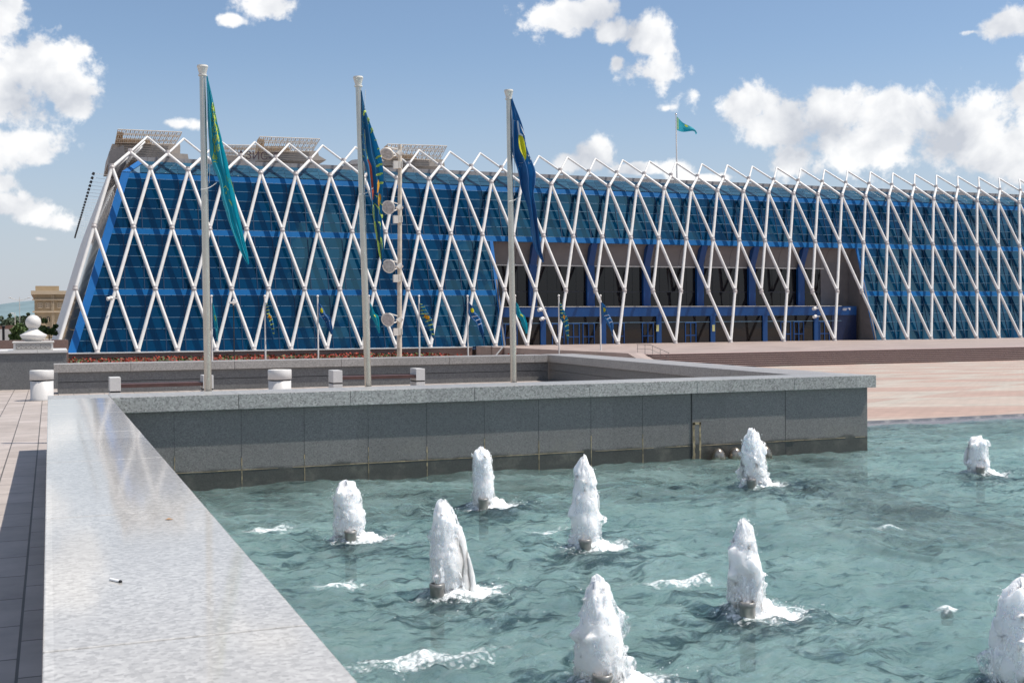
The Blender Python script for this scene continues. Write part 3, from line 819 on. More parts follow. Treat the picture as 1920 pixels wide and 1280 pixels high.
mb = MB(); mb.box(P0.x - 30 * k, P0.x + 30 * k, P0.y - .508, P0.y - .45, zt + 2.2 * k, zt + 12 * k)
pn = sub(mb, 'carved_panel', M['carve'], ped)
mb = MB()
for j in range(7):       # scrolling relief
    cxx = P0.x + (-25 + 8.3 * j) * k; sgn = 1 if j % 2 else -1
    pts = []
    for q in range(22):
        t = q / 21; a = t * 4.2 * math.pi * .75; rr = (4.2 - 3.2 * t) * k
        pts.append((cxx + sgn * rr * math.cos(a), P0.y - .515, zt + 7.1 * k + rr * math.sin(a)))
    mb.path(pts, .006, 5)
sub(mb, 'carving', M['white_marble'], ped)
mb = MB(); mb.lathe([(13 * k, 0), (16 * k, 1.5 * k), (21 * k, 6 * k), (24 * k, 11.5 * k), (23 * k, 12.5 * k), (18 * k, 15 * k), (12 * k, 19 * k), (8.5 * k, 21.5 * k), (8 * k, 24 * k)], 40, (P0.x, P0.y, zt + 16.5 * k))
part(mb, 'bowl', M['white_marble'], root)
mb = MB(); mb.ball((P0.x, P0.y, zt + (16.5 + 22.5 + 13) * k), 13.8 * k, 40, 24)
part(mb, 'ball', M['white_marble'], root)

# ------------------------------------------------------------------ BINS AND BENCHES
def litter_bin(px, Y, lab):
    c = at(px, 750, y=Y); x = c.x
    root = empty('litter_bin', (x, Y, 0), lab, 'litter bin', 'round white stone litter bins')
    mb = MB(); mb.lathe([(0.26, 0.0), (0.265, 0.03), (0.25, 0.05), (0.25, 0.44), (0.235, 0.445)], 40); b1 = mb.build('body', M['white_stone'], root)
    mb = MB(); mb.lathe([(0.225, 0.445), (0.225, 0.475)], 40); mb.build('groove', M['dark'], root)
    mb = MB(); mb.lathe([(0.25, 0.475), (0.262, 0.485), (0.262, 0.68), (0.25, 0.695), (0.19, 0.695), (0.185, 0.60), (0.001, 0.58)], 40); mb.build('rim', M['white_stone'], root)
litter_bin(79, 29.0, 'round white stone bin standing at the open left end of the court wall')
litter_bin(525, 26.2, 'round white stone bin between the two benches behind the pool wall')

def bench(pxa, pxb, Y, lab):
    a = at(pxa, 720, y=Y); b_ = at(pxb, 715, y=Y)
    root = empty('bench', ((a.x + b_.x) / 2, Y, 0), lab, 'bench', 'slatted benches in the recessed court')
    for x in (a.x, b_.x):
        mb = MB(); mb.box(x - .11, x + .11, Y - .25, Y + .25, 0.0, .30); mb.box(x - .11, x + .11, Y - .25, Y + .25, 0.335, .62)
        e = part(mb, 'end_block', M['white_stone'], root, .006)
        mb = MB(); mb.box(x - .10, x + .10, Y - .235, Y + .235, .295, .34); sub(mb, 'groove', M['dark'], e)
    mb = MB()
    for k in range(4): mb.box(a.x + .11, b_.x - .11, Y - .23 + .12 * k, Y - .13 + .12 * k, .40, .475)
    part(mb, 'seat', M['wood'], root, .004)
bench(215, 388, 26.0, 'brown slatted bench with white end blocks, half behind the first flagpole')
bench(629, 783, 27.0, 'brown slatted bench with white end blocks, behind the middle flagpole')
# small things lying on the parapet
c = at(217, 1090, z=TOP)
mb = MB(); a = rad(-60)
d = Vector((math.cos(a), math.sin(a), 0)) * .035
mb.tube((c.x - d.x, c.y - d.y, TOP + .005), (c.x + d.x * .7, c.y + d.y * .7, TOP + .005), .0052, n=10)
o = mb.build('cigarette', simple('cigarette_paper', (.85, .85, .84), .6)); tag(o, 'white cigarette end lying on the pale parapet top', 'cigarette')
mb = MB(); mb.tube((c.x + d.x * .72, c.y + d.y * .72, TOP + .005), (c.x + d.x, c.y + d.y, TOP + .005), .0054, n=10); mb.build('ash_tip', M['dark'], o)
c = at(317, 974, z=TOP)
mb = MB(); mb.add([(c.x - .02, c.y, TOP + .003), (c.x - .004, c.y - .016, TOP + .006), (c.x + .02, c.y - .003, TOP + .003), (c.x + .0, c.y + .02, TOP + .007)], [(0, 1, 2, 3)])
o = mb.build('dry_leaf', simple('dry_leaf', (0.42, 0.25, 0.13), .7)); s_ = o.modifiers.new('t', 'SOLIDIFY'); s_.thickness = .001
tag(o, 'small brown dry leaf lying on the pale parapet top', 'leaf')

# ------------------------------------------------------------------ FLAGS
def flag_mat(name, c, c2=None):
    m_, t, b = mat(name)
    tc = t.n('ShaderNodeTexCoord').outputs['Object']
    t.put(b.inputs['Base Color'], t.ramp(t.noise(tc, 3, 3), [(0.3, c), (0.7, c2 or c)]))
    b.inputs['Roughness'].default_value = 0.7
    b.inputs['Sheen Weight'].default_value = 0.2
    bp = t.n('ShaderNodeBump'); bp.inputs['Strength'].default_value = 0.3; bp.inputs['Distance'].default_value = 0.01
    t.put(bp.inputs['Height'], t.noise(tc, 9, 4)); t.put(b.inputs['Normal'], bp)
    tl = t.n('ShaderNodeBsdfTranslucent'); tl.inputs[0].default_value = col(tuple(min(1, x * 1.5) for x in c))
    mxs = t.n('ShaderNodeMixShader'); mxs.inputs[0].default_value = .3; t.put(mxs.inputs[1], b.outputs[0]); t.put(mxs.inputs[2], tl)
    t.put(m_.node_tree.nodes['Material Output'].inputs[0], mxs.outputs[0])
    return m_
M['teal'] = flag_mat('teal_cloth', (0.0, 0.27, 0.36), (0.0, 0.33, 0.42))
M['tealblue'] = flag_mat('petrol_blue_cloth', (0.0, 0.095, 0.22), (0.0, 0.13, 0.27))
M['navy'] = flag_mat('navy_cloth', (0.004, 0.07, 0.21), (0.01, 0.13, 0.33))
M['gold'] = flag_mat('gold_print', (0.62, 0.66, 0.06))
M['yellow'] = flag_mat('yellow_print', (0.72, 0.66, 0.02))
M['lime_y'] = flag_mat('lime_print', (0.62, 0.74, 0.12))
M['orange'] = flag_mat('orange_print', (0.80, 0.36, 0.01))
M['redp'] = flag_mat('red_print', (0.55, 0.06, 0.02))
M['whitep'] = flag_mat('white_print', (0.75, 0.76, 0.78))

class Flag:
    """cloth between two outlines given in photo pixels at its own distance, folded in depth"""
    def __init__(s, left, right, Y, amp, folds, seed):
        s.l = left; s.r = right; s.Y = Y; s.amp = amp; s.folds = folds; s.seed = seed
    @staticmethod
    def interp(pts, t):
        n = len(pts) - 1; x = min(max(t, 0), 1) * n; i = min(int(x), n - 1); f = x - i
        p0 = pts[max(i - 1, 0)]; p1 = pts[i]; p2 = pts[i + 1]; p3 = pts[min(i + 2, n)]
        return tuple(0.5 * ((2 * p1[k]) + (-p0[k] + p2[k]) * f + (2 * p0[k] - 5 * p1[k] + 4 * p2[k] - p3[k]) * f * f + (-p0[k] + 3 * p1[k] - 3 * p2[k] + p3[k]) * f ** 3) for k in (0, 1))
    def pt(s, u, v, lift=0.0):
        a = s.interp(s.l, v); b = s.interp(s.r, v)
        px = a[0] + (b[0] - a[0]) * u; py = a[1] + (b[1] - a[1]) * u
        base = at(px, py, y=s.Y)
        wd = abs(b[0] - a[0]) / 30
        d = s.amp * min(1, .25 + wd) * (math.sin(u * s.folds * 2 * math.pi + 3.5 * v + s.seed) + .5 * math.sin(u * s.folds * 4.7 + 9 * v + s.seed * 2)) * min(1, v * 6)
        n3 = noise.noise(Vector((u * 2.5, v * 9, s.seed))) * s.amp * .8
        return base + Vector((0, d + n3 - lift, 0))
    def cloth(s, nu=34, nv=110):
        mb = MB(); vs = [s.pt(i / nu, j / nv) for j in range(nv + 1) for i in range(nu + 1)]
        fs = [(j * (nu + 1) + i, j * (nu + 1) + i + 1, (j + 1) * (nu + 1) + i + 1, (j + 1) * (nu + 1) + i) for j in range(nv) for i in range(nu)]
        mb.add(vs, fs, True); return mb
    def ribbon(s, mb, uv, wd, lift=.006):
        """printed line laid on the cloth, width in v units converted per metre"""
        n = len(uv); P = []
        for i in range(n):
            a = s.pt(*uv[max(i - 1, 0)]); b = s.pt(*uv[min(i + 1, n - 1)]); c = s.pt(uv[i][0], uv[i][1], lift)
            d = (b - a); d.y = 0
            if d.length < 1e-6: d = Vector((0, 0, 1))
            d.normalize(); nn = Vector((-d.z, 0, d.x)) * wd / 2 * (1.0 if 0 < i < n - 1 else .4)
            P += [c - nn, c + nn]
        mb.add(P, [(2 * i, 2 * i + 1, 2 * i + 3, 2 * i + 2) for i in range(n - 1)], True)
    def patch(s, mb, u0, u1, v0, v1, shape=None, lift=.005, n=12):
        vs = []; 
        for j in range(n + 1):
            for i in range(n + 1):
                u = i / n; v = j / n
                if shape == 'disc':
                    a = (u - .5) * 2; b = (v - .5) * 2
                    x = a * math.sqrt(max(0, 1 - b * b / 2)); y = b * math.sqrt(max(0, 1 - a * a / 2))
                    u = .5 + x / 2; v = .5 + y / 2
                vs.append(s.pt(u0 + (u1 - u0) * u, v0 + (v1 - v0) * v, lift))
        mb.add(vs, [(j * (n + 1) + i, j * (n + 1) + i + 1, (j + 1) * (n + 1) + i + 1, (j + 1) * (n + 1) + i) for j in range(n) for i in range(n)], True)

def flag_thing(fl, m_, lab, group, prints, name='flag'):
    root = empty(name, fl.pt(0, 0), lab, 'flag', group)
    c = part(fl.cloth(), 'cloth', m_, root, fix=False)
    for (nm, mb, mm) in prints: part(mb, nm, mm, root, fix=False)
    return root

def flagpole(base, top, Yp, r, lab, group, cap=True):
    b = at(*base, y=Yp); t = at(*top, y=Yp)
    root = empty('flagpole', (b.x, Yp, 0), lab, 'flagpole', group)
    foot = b + (b - t).normalized() * (b.z / max(.01, (b - t).normalized().z * -1) if (b - t).z < 0 else 0)
    mb = MB(); mb.tube(foot, t, r * 1.12, r * .93, 24); po = part(mb, 'pole', M['steel'], root)
    mb = MB(); mb.tube(foot + Vector((0, 0, .002)), foot + Vector((0, 0, .03)), r * 3, r * 3, 24); part(mb, 'base_plate', M['steel'], root)
    if cap:
        ax = (t - foot).normalized()
        mb = MB(); mb.tube(t, t + ax * .02, r * 1.25, r * 1.25, 24); mb.tube(t + ax * .02, t + ax * .13, r * .95, r * 1.55, 24); mb.tube(t + ax * .13, t + ax * .155, r * 1.62, r * 1.5, 24)
        part(mb, 'cap', M['cream'], root)
    # halyard with cleat
    q = b.lerp(t, .66)
    mb = MB(); mb.path([q + Vector((r * 1.3, -.02, 0)) + Vector((.012 * math.sin(k * .5), 0, k * (t - b).length * .33 / 14 - .0)) for k in range(15)], .0035, 6)
    mb.path([q + Vector((-r * 1.2 + .17 * k / 8 * (2 * r / .11 + 1) * .7, -r * 1.05 - .01, -.10 + .11 * (k / 8) ** 2)) for k in range(9)], .006, 6)
    part(mb, 'halyard', M['white_paint'], root)
    return root

G3 = 'three tall steel flagpoles behind the pool wall'
GF = 'flags hanging on the three tall poles'
flagpole((390, 731), (380, 143), 17.45, .050, 'tall steel flagpole at left carrying the teal flag', G3)
flagpole((690, 721), (672, 163), 17.45, .048, 'tall steel flagpole in the middle beside the floodlight mast', G3)
flagpole((963, 714), (954, 187), 17.45, .046, 'tall steel flagpole at right carrying the dark blue flag', G3)

# teal flag with gold national ornament
f1 = Flag([(387, 143), (389, 190), (391, 240), (394, 288), (400, 312), (411, 340), (417, 375), (426, 405), (437, 440), (449, 470), (465, 497)],
          [(389, 143), (399, 186), (408, 228), (416, 262), (424, 296), (430, 328), (438, 362), (446, 396), (455, 436), (463, 470), (467, 494)], 17.40, .05, 2.2, 1.0)
orn = MB()
def pxr(fl, x, y, full=False):     # photo pixel to cloth coordinates
    best = None
    for j in range(401):
        v = j / 400; a = fl.interp(fl.l, v); b = fl.interp(fl.r, v)
        my = (a[1] + b[1]) / 2
        u = (x - a[0]) / (b[0] - a[0]) if abs(b[0] - a[0]) > .5 else .5
        yy = a[1] + (b[1] - a[1]) * u
        if best is None or abs(yy - y) < best[0]: best = (abs(yy - y), min(max(u, 0.02), .98), v)
    return best[1], best[2]
cen = [(400, 205, 3, 7), (403, 222, 5.5, 10), (406, 243, 6, 10), (406, 262, 5, 9), (406, 280, 4, 8), (403, 296, 5, 6)]
for (cx_, cy_, a_, b_) in cen:
    for sg in (-1, 1):
        pts = []
        for q in range(26):
            t = q / 25; an = t * 2.6 * math.pi; rr = 1 - .72 * t
            pts.append(pxr(f1, cx_ + sg * a_ * (.5 + .5 * rr * math.cos(an)) * 1.0, cy_ - b_ * .3 + b_ * rr * math.sin(an)))
        f1.ribbon(orn, pts, .011)
for sg in (-1, 1):
    f1.ribbon(orn, [pxr(f1, 401 + sg * 2 + .05 * k + sg * 2.2 * math.sin(k * .35), 192 + k * 2.6) for k in range(42)], .009)
f1.ribbon(orn, [pxr(f1, 399 + k * 2, 304) for k in range(6)], .012)
sunp = MB()
for k in range(6): f1.ribbon(sunp, [pxr(f1, 425 + k * 2.6, 328 + k * 3.2), pxr(f1, 428 + k * 2.8, 340 + k * 4)], .014)
f1.ribbon(sunp, [pxr(f1, 419, 352), pxr(f1, 423, 349), pxr(f1, 427, 356), pxr(f1, 424, 362), pxr(f1, 430, 368)], .02)
f1.ribbon(sunp, [pxr(f1, 429, 374), pxr(f1, 433, 382), pxr(f1, 435, 386)], .018)
flag_thing(f1, M['teal'], 'teal flag with yellow ornament band hanging in folds from the left tall pole', GF, [('ornament', orn, M['gold']), ('emblem', sunp, M['gold'])])

# striped flag with yellow rays
f2 = Flag([(677, 168), (678, 200), (678, 240), (680, 290), (686, 318), (691, 352), (696, 385), (701, 415), (707, 448), (712, 478), (716, 498)],
          [(679, 172), (687, 208), (697, 240), (706, 270), (714, 300), (718, 330), (717, 360), (716, 392), (717, 425), (719, 462), (718, 496)], 17.40, .055, 2.0, 2.6)
rays = MB()
for k in range(9):
    y = 205 + k * 17; x1 = f2.interp(f2.r, (k + .9) / 10.4)[0]
    x0 = x1 - 4 - 1.6 * k if k < 6 else x1 - 12
    f2.ribbon(rays, [pxr(f2, x0 + (x1 - x0) * q / 5, y + 12 - k * 1.0 - (12 - k * 1.2) * (q / 5) ** .7) for q in range(6)], .036)
for k in range(7): f2.ribbon(rays, [pxr(f2, 679, 215 + k * 13), pxr(f2, 682.5, 218 + k * 13)], .02)
for k in range(4): f2.ribbon(rays, [pxr(f2, 684 + k * 1.5, 250 + k * 14), pxr(f2, 685.5 + k * 1.5, 262 + k * 14)], .016)
for (a, b_, c_, d_) in ((703, 365, 716, 385), (702, 380, 712, 398), (697, 385, 704, 412), (708, 415, 715, 430), (701, 415, 708, 440), (707, 452, 712, 490), (712, 445, 716, 470), (705, 430, 710, 455), (712, 398, 717, 408)):
    f2.ribbon(rays, [pxr(f2, a + (c_ - a) * q / 5, b_ + (d_ - b_) * (q / 5) ** 1.3) for q in range(6)], .030)
red = MB()
f2.ribbon(red, [pxr(f2, 688, 300), pxr(f2, 692, 312), pxr(f2, 695, 328), pxr(f2, 697, 345), pxr(f2, 697, 360), pxr(f2, 698, 374)], .06, .012)
ora = MB()
f2.patch(ora, .48, .86, .585, .66, 'disc', .014)
f2.ribbon(ora, [pxr(f2, 709, 337), pxr(f2, 708, 350), pxr(f2, 706, 362)], .035, .013)
flag_thing(f2, M['tealblue'], 'blue flag with yellow rays and a red and orange emblem on the middle tall pole', GF,
           [('ray_print', rays, M['lime_y']), ('red_emblem', red, M['redp']), ('orange_emblem', ora, M['orange'])])

# dark blue flag with yellow disc
f3 = Flag([(958, 184), (959, 215), (959, 250), (960, 290), (970, 318), (976, 345), (985, 372), (993, 405), (998, 438), (1003, 462), (1018, 492)],
          [(960, 184), (970, 212), (979, 240), (987, 275), (1002, 318), (1003, 340), (1001, 362), (1005, 398), (1009, 430), (1015, 462), (1020, 490)], 17.40, .055, 2.0, 4.4)
dsc = MB(); f3.patch(dsc, .45, .9, pxr(f3, 977, 249)[1], pxr(f3, 977, 303)[1], 'disc', .012)
wht = MB()
f3.ribbon(wht, [pxr(f3, 965, 226), pxr(f3, 970, 228), pxr(f3, 971, 240), pxr(f3, 973, 250), pxr(f3, 979, 256)], .045, .010)
f3.ribbon(wht, [pxr(f3, 974, 234), pxr(f3, 978, 246), pxr(f3, 981, 255)], .02, .012)
f3.ribbon(wht, [pxr(f3, 975, 312), pxr(f3, 979, 303), pxr(f3, 977.5, 312)], .012)
f3.ribbon(wht, [pxr(f3, 974, 305), pxr(f3, 978, 306)], .01)
for (a, b_) in ((984, 262), (985, 272), (989, 290), (993, 296), (991, 303)): f3.ribbon(wht, [pxr(f3, a, b_), pxr(f3, a + 1.5, b_ + 4), pxr(f3, a + 3, b_ + 2)], .016)
flag_thing(f3, M['navy'], 'dark blue flag with a yellow disc and white marks on the right tall pole', GF, [('disc_print', dsc, M['yellow']), ('white_print', wht, M['whitep'])])

# ------------------------------------------------------------------ DISTANT FLAG ROW
YF = 122.0
row_kinds = [0, 1, 2] * 3
pxs = [397, 497, 596, 692, 786, 877, 966, 1048, 1126]
GS = 'row of white flagpoles in front of the glass palace'
GSF = 'small flags on the row of white poles'
kindname = ['teal', 'green blue striped', 'blue']
where = ['mostly hidden behind the left tall pole', 'second in the row from the left', 'third in the row from the left', 'mostly hidden behind the middle tall pole',
         'just right of the floodlight mast', 'sixth in the row, left of the entrance', 'mostly hidden behind the right tall pole', 'in front of the left entrance columns', 'last in the row at right']
tips = [(12, 76), (17, 66), (27, 60), (20, 58), (28, 68), (30, 68), (22, 60), (18, 72), (24, 64)]
for i, px in enumerate(pxs):
    ytop = 557 if i < 6 else 556
    c = at(px, 600, y=YF); s = ppm(c)
    zt_ = at(px, ytop, y=YF).z; zb = plaza_z(YF)
    root = empty('flagpole', (c.x, YF, zb), 'thin white flagpole ' + where[i], 'flagpole', GS)
    mb = MB(); mb.tube((c.x, YF, zb), (c.x, YF, zt_), .095, .075, 10); part(mb, 'pole', M['white_paint'], root)
    mb = MB(); mb.ball((c.x, YF, zt_ + .1), .14, 10, 6); part(mb, 'finial', M['white_paint'], root)
    dx, dy = tips[i]; kd = row_kinds[i]
    y0 = ytop + 10
    L = [(px + 1.2, y0), (px + 1.5, y0 + 12), (px + 2, y0 + 24), (px + dx * .45, y0 + dy * .58), (px + dx * .7, y0 + dy * .8), (px + dx * .92, y0 + dy)]
    R_ = [(px + 1.8, y0), (px + dx * .32, y0 + 7), (px + dx * .55, y0 + 20), (px + dx * .85, y0 + dy * .45), (px + dx * 1.0, y0 + dy * .72), (px + dx * 1.02, y0 + dy * .98)]
    fl = Flag(L, R_, YF - .1, .28, 1.6, i * 1.7)
    pr = []
    mb = MB()
    if kd == 0:
        fl.patch(mb, .45, .75, .42, .56, 'disc', .12, 6); pr.append(('emblem', mb, M['gold']))
    elif kd == 1:
        for k in range(9): fl.ribbon(mb, [(.05 + .9 * q / 4, .06 + k * .1 + .05 * q / 4) for q in range(5)], .085, .12)
        pr.append(('stripe_print', mb, M['lime_y'])); m2 = MB(); fl.patch(m2, .3, .8, .42, .56, 'disc', .18, 6); pr.append(('emblem', m2, M['orange']))
    else:
        fl.patch(mb, .35, .75, .22, .36, 'disc', .12, 6); pr.append(('disc_print', mb, M['yellow'])); m2 = MB()
        for k in range(3): fl.ribbon(m2, [(.2, .45 + k * .1), (.8, .48 + k * .1)], .14, .12)
        pr.append(('white_print', m2, M['whitep']))
    root = empty('flag', fl.pt(0, 0), 'small limp ' + kindname[kd] + ' flag on the pole ' + where[i], 'flag', GSF)
    part(fl.cloth(12, 30), 'cloth', M[['teal', 'tealblue', 'navy'][kd]], root, fix=False)
    for nm, m_b, mm in pr: part(m_b, nm, mm, root, fix=False)

# ------------------------------------------------------------------ FLOODLIGHT MAST
YM = 60.0
M['mast'] = simple('weathered_mast_paint', (0.52, 0.46, 0.38), .6, 0, .25, 3)
M['lens'] = simple('lamp_glass', (0.34, 0.37, 0.40), .12, .35, .35, 9)
bt = at(748, 664, y=YM); tp = at(750, 271, y=YM); k = 1 / ppm(bt)
root = empty('floodlight_mast', (bt.x, YM, plaza_z(YM)), 'tall weathered mast carrying four round floodlights between the flagpoles', 'floodlight mast')
mb = MB(); mb.tube((bt.x, YM, plaza_z(YM)), tp, 4.8 * k, 3.6 * k, 20); part(mb, 'pole', M['mast'], root)
for i, (lx, ly) in enumerate(((727, 286), (730, 388), (731, 498), (729, 598))):
    c = at(lx, ly, y=YM - .3); R0 = 13.2 * k
    pole_pt = at(749, ly + 2, y=YM)
    dirn = Vector((-.62, -.72, -.30 if i else -.85)).normalized()
    up = dirn.orthogonal()
    mb = MB(); mb.tube(c, c + dirn * 5 * k, R0 * .86, R0, 28); mb.tube(c - dirn * 7 * k, c, R0 * .45, R0 * .86, 28)
    h = part(mb, 'floodlight', M['cream'], root)
    mb = MB(); mb.tube(c + dirn * 5 * k, c + dirn * 5.5 * k, R0 * .84, R0 * .80, 28); sub(mb, 'lens', M['lens'], h)
    mb = MB(); mb.tube(c + Vector((0, 0, R0 * .8)), pole_pt + Vector((0, 0, R0 * .5)), 1.1 * k, n=8); mb.tube(c - Vector((0, 0, R0 * .8)), pole_pt - Vector((0, 0, R0 * .1)), 1.1 * k, n=8)
    mb.tube(pole_pt - Vector((3 * k, 0, 3 * k)), pole_pt + Vector((3 * k, 0, 4 * k)), 6 * k, 6 * k, 10); sub(mb, 'bracket', M['cream'], h)
    mb = MB(); g0 = pole_pt + Vector((-9 * k, -4 * k, -22 * k)); mb.box(g0.x - 4 * k, g0.x + 5 * k, g0.y - 4 * k, g0.y + 4 * k, g0.z - 7 * k, g0.z + 7 * k)
    mb.box(g0.x + 6 * k, g0.x + 9 * k, g0.y - 4 * k, g0.y + 4 * k, g0.z - 6 * k, g0.z + 7 * k); mb.box(g0.x + 10.5 * k, g0.x + 12.5 * k, g0.y - 4 * k, g0.y + 4 * k, g0.z - 5 * k, g0.z + 7 * k)
    sub(mb, 'ballast_box', M['cream'], h)

# ------------------------------------------------------------------ PALACE
U = 2.4
RW = [(153.32, -1.60), (155.82, 6.33), (158.33, 14.39), (160.84, 22.35), (162.85, 24.73), (165.52, 27.25)]
def KX(k_): return (2.296 + k_) * U
KMAX = 82
pal = empty('glass_palace', (KX(30), 155, PB), 'huge sloping blue glass building wrapped in a white diamond lattice', 'building')
pal_off = local(pal)
def ppart(mb, name, m_, fix=True): return mb.build(name, m_, pal, pal_off, 0, fix)

nodes = {}
def npos(r, k_): return Vector((KX(k_), RW[r][0], RW[r][1]))
ER = (24, 50)
struts = []
for r in range(5):
    for k_ in range(-2 + r, KMAX):
        if (k_ + r) % 2: continue
        for dk in (-1, 1):
            k2 = k_ + dk
            if k2 < -2 + (r + 1) or k2 > KMAX: continue
            if r == 0 and ER[0] < k_ < ER[1] and k_ % 4 != 2: continue
            struts.append((npos(r, k_), npos(r + 1, k2), (.228, .228, .228, .21, .145)[r]))
# along the left side face, receding
side = []
for r in range(5):
    x0, x1 = KX(-2 + r), KX(-1 + r)
    for j in range(32):
        a = Vector((x0, RW[r][0] + 4.8 * j, RW[r][1]))
        for jj in (j - 1, j):
            if jj < 0: continue
            if j == 0 and jj == 0: continue
            side.append((a, Vector((x1, RW[r + 1][0] + 4.8 * jj, RW[r + 1][1])), (.228, .228, .228, .21, .145)[r]))
struts.sort(key=lambda s_: (s_[0] - CAM).length - 30 * (s_[2] > .2))
for i, (a, b_, r_) in enumerate(struts[:100]):
    mb = MB(); mb.tube(a, b_, r_, n=12); ppart(mb, 'lattice_tube', M['white_paint'], False)
mb = MB()
for a, b_, r_ in struts[100:]: mb.tube(a, b_, r_, n=12)
for a, b_, r_ in side: mb.tube(a, b_, r_, n=8)
o = ppart(mb, 'lattice_tube', M['white_paint'], False); o['kind'] = 'stuff'
mb = MB()
for r in range(5):
    for k_ in range(-2 + r, KMAX):
        if (k_ + r) % 2 == 0 and not (r == 0 and ER[0] < k_ < ER[1] and k_ % 4 != 2): mb.ball(npos(r, k_), .36 if r < 4 else .26, 10, 6); mb.tube(npos(r, k_) + Vector((0, -.05, -.42)), npos(r, k_) + Vector((0, .05, .42)), .30, .30, 10)
o = ppart(mb, 'tube_node', M['node_steel'], False); o['kind'] = 'stuff'

# glazing, 1.3 m behind the tubes
dy, dz = RW[3][0] - RW[0][0], RW[3][1] - RW[0][1]
LEN = math.hypot(dy, dz); sd = (dy / LEN, dz / LEN); nin = (sd[1], -sd[0])
INS = 1.25
def GP(x, v, out=0.0):      # point on the glass slope: v metres up the slope from the base
    y = RW[0][0] + nin[0] * (INS - out) + sd[0] * v; z = RW[0][1] + nin[1] * (INS - out) + sd[1] * v
    return Vector((x, y, z))
V0 = .42; VT = LEN - .35
tier = [(V0, LEN / 3), (LEN / 3, 2 * LEN / 3), (2 * LEN / 3, VT)]
def xl_glass(v): return KX(-2) + INS + 3 * U * v / LEN    # left slanted edge
BH = .42
def panel(mb, x0, x1, v0, v1, rnd, jit=.009):
    l0, l1 = xl_glass(v0) + 1.0, xl_glass(v1) + 1.0
    a0, a1 = max(x0, l0), max(x0, l1)
    if a0 >= x1 and a1 >= x1: return
    a0 = min(a0, x1); a1 = min(a1, x1)
    o_ = [rnd.uniform(-jit, jit) for _ in range(3)]
    vs = [GP(a0, v0, o_[0]), GP(x1, v0, o_[1]), GP(x1, v1, o_[1] + o_[2]), GP(a1, v1, o_[0] + o_[2])]
    mb.add(vs, [(0, 1, 2, 3)], a=rnd.random() * .98 + .01)
rnd = random.Random(11)
EK = (KX(22.75), KX(49.75))
nbay = int((KMAX + 2) / 2)
cnt = 0
rest = MB(); hl = MB(); vl = MB()
for t in range(3):
    va, vb = tier[t][0] + (BH if t else 0), tier[t][1] - (BH if t < 2 else .55)
    hrow = (vb - va) / 5
    for bay in range(-1, nbay):
        xa = KX(2 * bay - .5)
        mb = MB()
        for h_ in range(2):
            x0, x1 = xa + h_ * U + .02, xa + (h_ + 1) * U - .02
            if t < 2 and x1 > EK[0] and x0 < EK[1]:
                if x0 < EK[0] - .3: x1 = min(x1, EK[0])
                elif x1 > EK[1] + .3: x0 = max(x0, EK[1])
                else: continue
            for q in range(5):
                panel(mb, x0, x1, va + hrow * q + .02, va + hrow * (q + 1) - .02, rnd)
            if x0 > xl_glass(vb) + 1.1 and not (t < 2 and EK[0] < x0 < EK[1]):
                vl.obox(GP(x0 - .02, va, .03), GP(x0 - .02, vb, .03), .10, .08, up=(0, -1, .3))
        if mb.f:
            cnt += 1
            if cnt <= 84: ppart(mb, 'window_bay', M['glass'], False)
            else:
                rest.add(mb.v, mb.f); rest.fa = rest.fa[:-len(mb.f)] + mb.fa
    for q in range(0, 6):
        v_ = va + hrow * q
        xs_ = xl_glass(v_) + 1.0
        segs = [(xs_, KX(KMAX))] if t == 2 else [(xs_, EK[0]), (EK[1], KX(KMAX))]
        for a, b_ in segs:
            x = a
            while x < b_:
                # the glazing line is laid in short lengths with small gaps
                L = min(b_ - x, U * .94)
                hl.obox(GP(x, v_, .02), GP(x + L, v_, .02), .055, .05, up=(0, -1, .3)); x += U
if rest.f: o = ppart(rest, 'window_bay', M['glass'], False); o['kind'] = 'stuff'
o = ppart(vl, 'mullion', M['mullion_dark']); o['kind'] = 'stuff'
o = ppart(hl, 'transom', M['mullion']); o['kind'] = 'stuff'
# backing behind the gaps, with the entrance opening left free
mb = MB()
def slope_quad(mb, x0, x1, v0, v1, out):
    mb.quad(GP(max(x0, 0), v0, out), GP(x1, v0, out), GP(x1, v1, out), GP(max(x0, 0), v1, out))
mb.add([GP(xl_glass(0), 0, -.12), GP(EK[0], 0, -.12), GP(EK[0], 2 * LEN / 3, -.12), GP(xl_glass(2 * LEN / 3), 2 * LEN / 3, -.12)], [(0, 1, 2, 3)])
mb.add([GP(EK[1], 0, -.12), GP(KX(KMAX), 0, -.12), GP(KX(KMAX), 2 * LEN / 3, -.12), GP(EK[1], 2 * LEN / 3, -.12)], [(0, 1, 2, 3)])
mb.add([GP(xl_glass(2 * LEN / 3), 2 * LEN / 3, -.12), GP(KX(KMAX), 2 * LEN / 3, -.12), GP(KX(KMAX), LEN, -.12), GP(xl_glass(LEN), LEN, -.12)], [(0, 1, 2, 3)])
ppart(mb, 'backing_wall', M['mullion_dark'], False)
